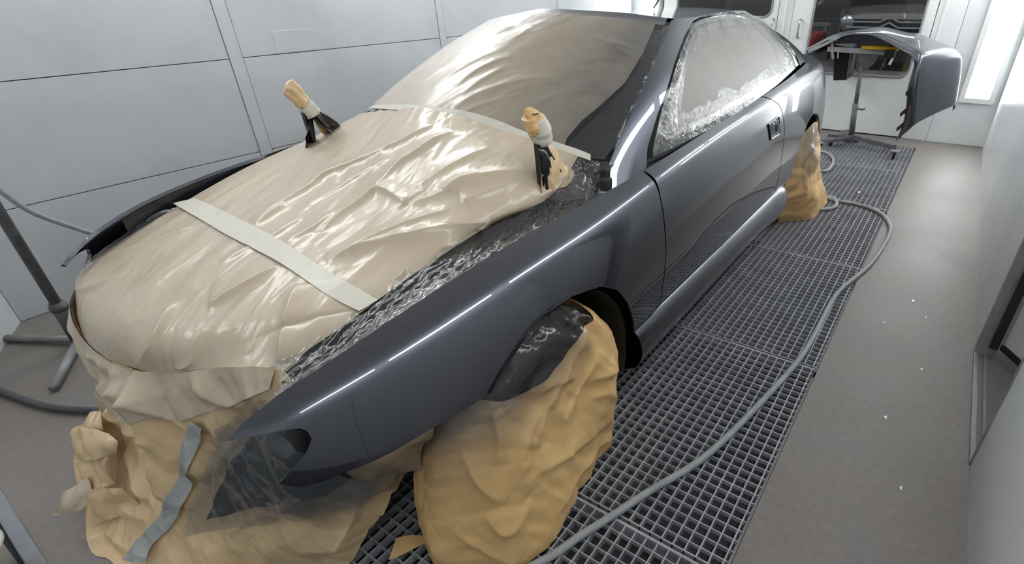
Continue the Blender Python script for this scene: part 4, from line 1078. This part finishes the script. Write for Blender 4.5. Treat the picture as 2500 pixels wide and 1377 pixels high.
V, F, N = region(RC, [(2.2, 3), (5, 3), (5, 2.5), (4.2, 2.3), (3.2, 1.9), (2.5, 1.2), (2.2, 2)], .012, flip=rsg < 0, height=lambda P, uv: rc_h(P, uv) + .006 + .008 * facets(P[:, 1], P[:, 2], .06, 3)); obj('film_top', V, F, M['film'], rcv)


# ---------------------------------------------------------------- masked bonnet hinges
def wrapped_hinge(s, dy, dz, label, tent):
    X = (lambda x: x) if s > 0 else (lambda x: -3.2 - x)
    W = lambda x, y, z: np.array([X(x), y + dy, z + dz])
    t = thing('masked_hinge', tuple(W(-1.0, 1.25, .88)), label, 'hinge')
    b = MB(); b.bar(W(-1.0, 1.245, .86), W(-1.0, 1.235, 1.06), .014, .022, (1, 0, 0)); b.bar(W(-1.0, 1.37, .88), W(-1.0, 1.25, 1.05), .014, .03, (1, 0, 0)); b.build('hinge_arm', M['glossblack'], t)

    def wad(name, path, rad, mat, seed, amp, n=26, m=30):
        c = curve(path, m); r = curve(np.array(rad)[:, None], m)[:, 0]; tb = MB(); tb.tube(c, r, n, True); V = np.array(tb.V)
        d = V - np.repeat(c, n, 0); d /= np.linalg.norm(d, axis=1)[:, None] + 1e-9
        a = np.tile(np.linspace(0, 1, n, endpoint=False), m); k = np.repeat(np.linspace(0, 1, m), n)
        hh = facets(np.abs(a - .5) * .2, k * .10, .035, seed, 2) + .35 * np.cos(a * 6.283 * 2 + seed)
        return obj(name, V + d * (amp * hh)[:, None], tb.F, mat, t)

    if tent:
        wad('paper_wrap', [W(-1.0, 1.235, 1.10), W(-1.002, 1.222, 1.125), W(-1.005, 1.212, 1.145), W(-1.01, 1.196, 1.152)], [.024, .027, .024, .006], M['kraft'], 3, .010)
        b = MB(); b.lathe([(0, 0), (.012, 0)], W(-.985, 1.213, 1.149), 2, 10); b.build('wrap_mouth', M['black'], t)
    else:
        wad('paper_wrap', [W(-1.0, 1.262, 1.04), W(-1.0, 1.25, 1.07), W(-1.003, 1.225, 1.11), W(-1.008, 1.20, 1.14), W(-1.01, 1.19, 1.15)], [.020, .027, .030, .026, .010], M['drape'], 2, .012)
    wad('tape', [W(-1.0, 1.262, 1.052), W(-1.0, 1.248, 1.09), W(-1.0, 1.23, 1.128)] if tent else [W(-1.0, 1.272, 1.028), W(-1.0, 1.262, 1.048), W(-1.0, 1.25, 1.068)], [.027, .036, .030] if tent else [.037, .034, .031], M['tape'], 9 + s, .0025)
    if tent:
        net = [[W(-1.0, 1.245, 1.06), W(-1.0, 1.262, 1.063), W(-1.005, 1.28, 1.058)], [W(-.995, 1.235, .985), W(-.985, 1.29, .985), W(-.998, 1.335, .99)], [W(-.992, 1.225, .90), W(-.975, 1.31, .90), W(-.985, 1.42, .905)]]
        V, F = sheet(net, 60, 40, lambda P, uv: .010 * crumple(P[:, 1], P[:, 2] * .4, .05, 6, 3)); obj('paper_tent', V, F, M['drape'], t)
        net = [[W(-1.006, 1.225, 1.065), W(-1.0, 1.25, 1.07)], [W(-.985, 1.225, 1.02), W(-.98, 1.262, 1.01)], [W(-.985, 1.235, .955), W(-.982, 1.268, .96)], [W(-.99, 1.245, .90), W(-.988, 1.258, .90)]]
        V, F = sheet(net, 50, 16, lambda P, uv: .006 * crumple(P[:, 1], P[:, 2] * .3, .03, 16, 2)); obj('film_tail', V, F, M['glossblack'], t)
    else:
        for a, q, sd in (((1.262, 1.05), (1.215, .88), 1), ((1.275, 1.045), (1.385, .89), 2)):
            net = [[W(-1.02, a[0] - .012, a[1]), W(-1.0, a[0], a[1] + .004), W(-.985, a[0] + .014, a[1])], [W(-1.03, (a[0] + q[0]) / 2 - .03, (a[1] + q[1]) / 2), W(-.99, (a[0] + q[0]) / 2, (a[1] + q[1]) / 2), W(-.985, (a[0] + q[0]) / 2 + .035, (a[1] + q[1]) / 2 + .02)], [W(-1.02, q[0] - .04, q[1]), W(-.99, q[0], q[1]), W(-.98, q[0] + .05, q[1] + .01)]]
            V, F = sheet(net, 30, 26, lambda P, uv: .008 * crumple(P[:, 1], P[:, 2] * .5, .04, sd, 3)); obj('film_skirt', V, F, M['glossblack'], t)
        net = [[W(-.985, 1.285, 1.03), W(-.98, 1.30, 1.03)], [W(-.975, 1.29, .97), W(-.97, 1.33, .975)], [W(-.975, 1.33, .90), W(-.97, 1.385, .91)]]
        V, F = sheet(net, 20, 12, lambda P, uv: .006 * crumple(P[:, 1], P[:, 2], .04, 5, 2)); obj('paper_scrap', V, F, M['kraft'], t)


wrapped_hinge(1, 0, 0, 'bonnet hinge wrapped in paper and tape, on the near wing below the windscreen', True)
wrapped_hinge(-1, -.03, 0, 'bonnet hinge wrapped in paper and tape, on the far wing by the wall', False)

# ---------------------------------------------------------------- bumper on its wheeled stand
BP = np.array(BUMPER_NET)
A_, M_, I_ = (curve(c, 120) for c in BP)
rows = []
for i in range(120):
    rows.append(np.array(curve([A_[i] + (0, .05, -.05), A_[i], A_[i] * .5 + M_[i] * .5 + (0, -.012, .012), M_[i], M_[i] * .5 + I_[i] * .5 + (0, -.004, .004), I_[i], I_[i] + (-.012, .02, -.012)], 40)))
V, F = grid(np.array(rows)); bump_root = thing('bumper', (-.7, 6.0, .9), 'painted dark bumper shell laid on the wheeled stand by the end doors', 'bumper')
o = obj('shell', V, F, M['paint'], bump_root); thicken(o, .006)
b = MB()
b.prism([(-1.16, 6.36, .93), (-.985, 6.34, .905), (-.965, 6.36, .60), (-1.10, 6.38, .585)], (.02, .22, .02)); bevel(b.build('far_wing', M['glossblack'], bump_root), .01)
b = MB(); b.prism([(-1.36, 6.30, .90), (-1.20, 6.22, .985), (-1.17, 6.2, .80), (-1.34, 6.28, .80)], (0, .15, 0)); b.build('end_flank', M['glossblack'], bump_root)
b = MB(); b.bar((-1.17, 6.25, .955), (-.60, 6.05, 1.0), .16, .012); b.build('inner_rib', M['glossblack'], bump_root)
b = MB()
for x, y, z in ((-.338, 5.69, .64), (-.335, 5.69, .46), (-.33, 5.69, .33)):
    b = MB(); b.prism([(x + .03, y, z + .05), (x - .02, y, z - .02), (x - .012, y, z - .05), (x + .03, y, z - .0)], (0, .02, 0)); b.build('clip', M['glossblack'], bump_root)

st = thing('wheeled_stand', (-.76, 6.15, 0), 'grey wheeled work stand carrying the bumper beside the end doors', 'stand')
b = MB(); b.tube([(-.765, 6.13, .09), (-.80, 6.15, .42)], .029, 16); b.build('lower_tube', M['pole'], st, True)
b = MB(); b.tube([(-.795, 6.148, .38), (-.825, 6.16, .76)], .021, 16); b.build('upper_tube', M['pole'], st, True)
b = MB(); b.tube([(-.775, 6.13, .372), (-.735, 6.11, .375)], .008, 8); b.bar((-.735, 6.11, .365), (-.695, 6.10, .385), .01, .016); b.build('clamp_knob', M['pole_d'], st)
b = MB(); b.prism([(-.90, 6.15, .885), (-.70, 6.15, .885), (-.715, 6.15, .80), (-.76, 6.15, .745), (-.82, 6.15, .70), (-.87, 6.15, .72)], (0, .012, 0)); b.prism([(-.915, 6.13, .88), (-.895, 6.13, .88), (-.885, 6.13, .70), (-.93, 6.13, .70)], (0, .012, 0)); b.build('hinge_plate', M['pole_d'], st)
b = MB(); b.bar((-1.17, 6.16, .908), (-.58, 6.16, .895), .045, .045); b.build('crossbar', M['frame'], st)
b = MB(); b.bar((-1.15, 6.14, 1.0), (-1.10, 6.14, .82), .02, .02); b.bar((-1.06, 6.12, .89), (-1.055, 6.12, .83), .008, .012); b.build('end_post', M['frame'], st)
b = MB(); b.tube([(-.86, 6.13, .937), (-.54, 6.10, .937)], .020, 14); b.build('foam_sleeve', M['yellow'], st, True)
b = MB(); b.box((-.645, 6.06, .86), (-.555, 6.14, .925)); b.bar((-.60, 6.08, .88), (-.62, 6.06, .78), .03, .03); b.bar((-.57, 6.08, .86), (-.58, 6.06, .80), .02, .02); b.bar((-.63, 6.07, .84), (-.645, 6.05, .72), .006, .006); b.bar((-.62, 6.1, .93), (-.60, 6.1, .97), .015, .03); b.build('clamp', M['glossblack'], st)
b = MB(); b.bar((-.97, 5.80, .085), (-.74, 6.10, .10), .035, .03); b.bar((-.74, 6.10, .10), (-.33, 5.86, .10), .05, .045); b.bar((-.74, 6.10, .09), (-.98, 6.06, .09), .045, .04); b.bar((-.78, 6.06, .07), (-.70, 6.12, .07), .06, .05); b.build('base_leg', M['pole'], st)
b = MB(); b.prism([(-.865, 6.12, .04), (-.77, 6.12, .03), (-.765, 6.12, .17), (-.80, 6.12, .165), (-.875, 6.12, .15)], (0, .012, 0)); b.build('bracket', M['frame'], st)
for x, y in ((-.315, 5.80), (-.93, 6.02), (-.99, 5.78)):
    c = bpy.data.objects.new('caster', None); COL.objects.link(c); c.parent = st; c.location = Vector((x, y, .05)) - st.location
    b = MB(); b.lathe([(0, -.014), (.034, -.014), (.038, -.008), (.038, .008), (.034, .014), (0, .014)], (x, y, .039), 0, 20); b.build('tread', M['rubber'], c, True)
    b = MB(); b.lathe([(0, .085), (.045, .085), (.045, .078), (0, .078)], (x, y, 0), 2, 16); b.bar((x - .022, y, .035), (x - .022, y, .08), .03, .005); b.bar((x + .022, y, .035), (x + .022, y, .08), .03, .005); b.build('fork', M['frame'], c)

# second stand, at the left wall
st2 = thing('panel_stand', (-3.2, .345, 0), 'bare grey tube stand with splayed feet near the left wall', 'stand')
b = MB(); b.tube([(-3.215, .345, .05), (-3.215, .345, 1.75)], .021, 16); b.build('upright', M['pole'], st2, True)
b = MB(); b.tube([(-3.215, .345, .03), (-3.215, .345, .24)], .029, 16); b.tube([(-3.215, .345, .20), (-3.215, .345, .225)], .034, 16); b.build('collar', M['pole'], st2, True)
b = MB(); b.tube([(-3.245, .345, .20), (-3.275, .345, .195)], .007, 8); b.bar((-3.275, .345, .19), (-3.33, .34, .20), .008, .018); b.build('clamp_knob', M['silver'], st2)
for p in ((-3.56, .158), (-2.87, .155), (-3.05, .75)):
    b = MB(); b.tube([(-3.215, .345, .03), (p[0], p[1], .019)], .018, 14); b.build('foot', M['frame'], st2, True)

# ---------------------------------------------------------------- hoses
H = [tuple(p) for p in HOSE]
pts = [(-1.0, .10, .013), (-.80, .40, .013)] + H + [(-.72, 4.36, .013), (-.95, 4.40, .013), (-1.05, 4.2, .02), (-.95, 4.02, .02), (-.75, 3.98, .02), (-.58, 4.03, .017), (-.520, 4.12, .014), (-.515, 4.22, .014), (-.56, 4.335, .014), (-.66, 4.37, .014), (-.95, 4.6, .02), (-1.15, 4.9, .02), (-1.0, 4.98, .018), (-.79, 5.02, .016), (-.755, 5.16, .016), (-.772, 5.38, .016), (-.84, 5.59, .016), (-.96, 5.70, .016), (-1.15, 5.72, .016)]
b = MB(); b.tube(curve(pts, 420), .0128, 14); tag(b.build('air_hose', M['hose'], None, True), 'long grey air hose snaking over the grates beside the car', 'hose')
b = MB(); b.tube(curve([(-3.45, .36, .86), (-3.45, .411, .72), (-3.45, .453, .623), (-3.45, .51, .548), (-3.45, .577, .48), (-3.45, .65, .414), (-3.44, .85, .25), (-3.42, 1.05, .08), (-3.35, 1.3, .014), (-3.1, 1.6, .014)], 90), .012, 12)
b.tube(curve([(-3.45, .36, .86), (-3.46, .33, 1.05), (-3.48, .30, 1.35)], 20), .012, 12)
tag(b.build('air_hose', M['hose'], None, True), 'grey hose sagging in front of the left wall behind the car', 'hose')
b = MB(); b.tube(curve([(-3.3, -.04, .016), (-3.05, .022, .016), (-2.88, .062, .016), (-2.717, .112, .016), (-2.573, .187, .016), (-2.4, .30, .016), (-2.1, .55, .016)], 60), .0135, 12)
tag(b.build('air_hose', M['hose_d'], None, True), 'dark hose on the left floor running under the paper drape', 'hose')

# ---------------------------------------------------------------- odds and ends
BX, BY = -1.945, -.262
bk = thing('bucket', (BX, BY, -.012), 'white plastic bucket lid edge at the entrance, bottom left corner', 'bucket')
b = MB(); b.lathe([(0, -.012), (.085, -.012), (.094, .12), (.097, .125)], (BX, BY, 0), 2, 40); b.build('pail', M['white'], bk, True)
b = MB(); b.lathe([(0, .134), (.075, .134), (.09, .140), (.102, .138), (.107, .128), (.102, .12)], (BX, BY, 0), 2, 48); b.build('lid', M['white'], bk, True)
chips = [(-.42, 4.62, .001), (.12, 2.93, 0), (.19, 2.78, 0), (.12, 1.89, 0), (.21, 1.55, 0), (-.02, 3.2, 0), (.21, 2.3, 0), (.02, 2.62, 0)]
lab = ['white paint flake on the grates beyond the rear wheel'] + ['small white paint fleck on the grey floor beside the right wall'] * 7
for i, (x, y, z) in enumerate(chips):
    r = .012 if i == 0 else (.008, .005, .006, .005, .004, .006, .004)[i - 1]; n = 9
    P = [(x + r * (1 + .4 * math.sin(3 * k + i)) * math.cos(2 * math.pi * k / n) * .8, y + r * 1.6 * (1 + .3 * math.cos(2 * k + i)) * math.sin(2 * math.pi * k / n), z + .0008) for k in range(n)]
    b = MB(); b.prism(P, (0, 0, .0012)); tag(b.build('paint_fleck', M['white']), lab[i], 'paint fleck', 'white paint flecks on the floor' if i else None)
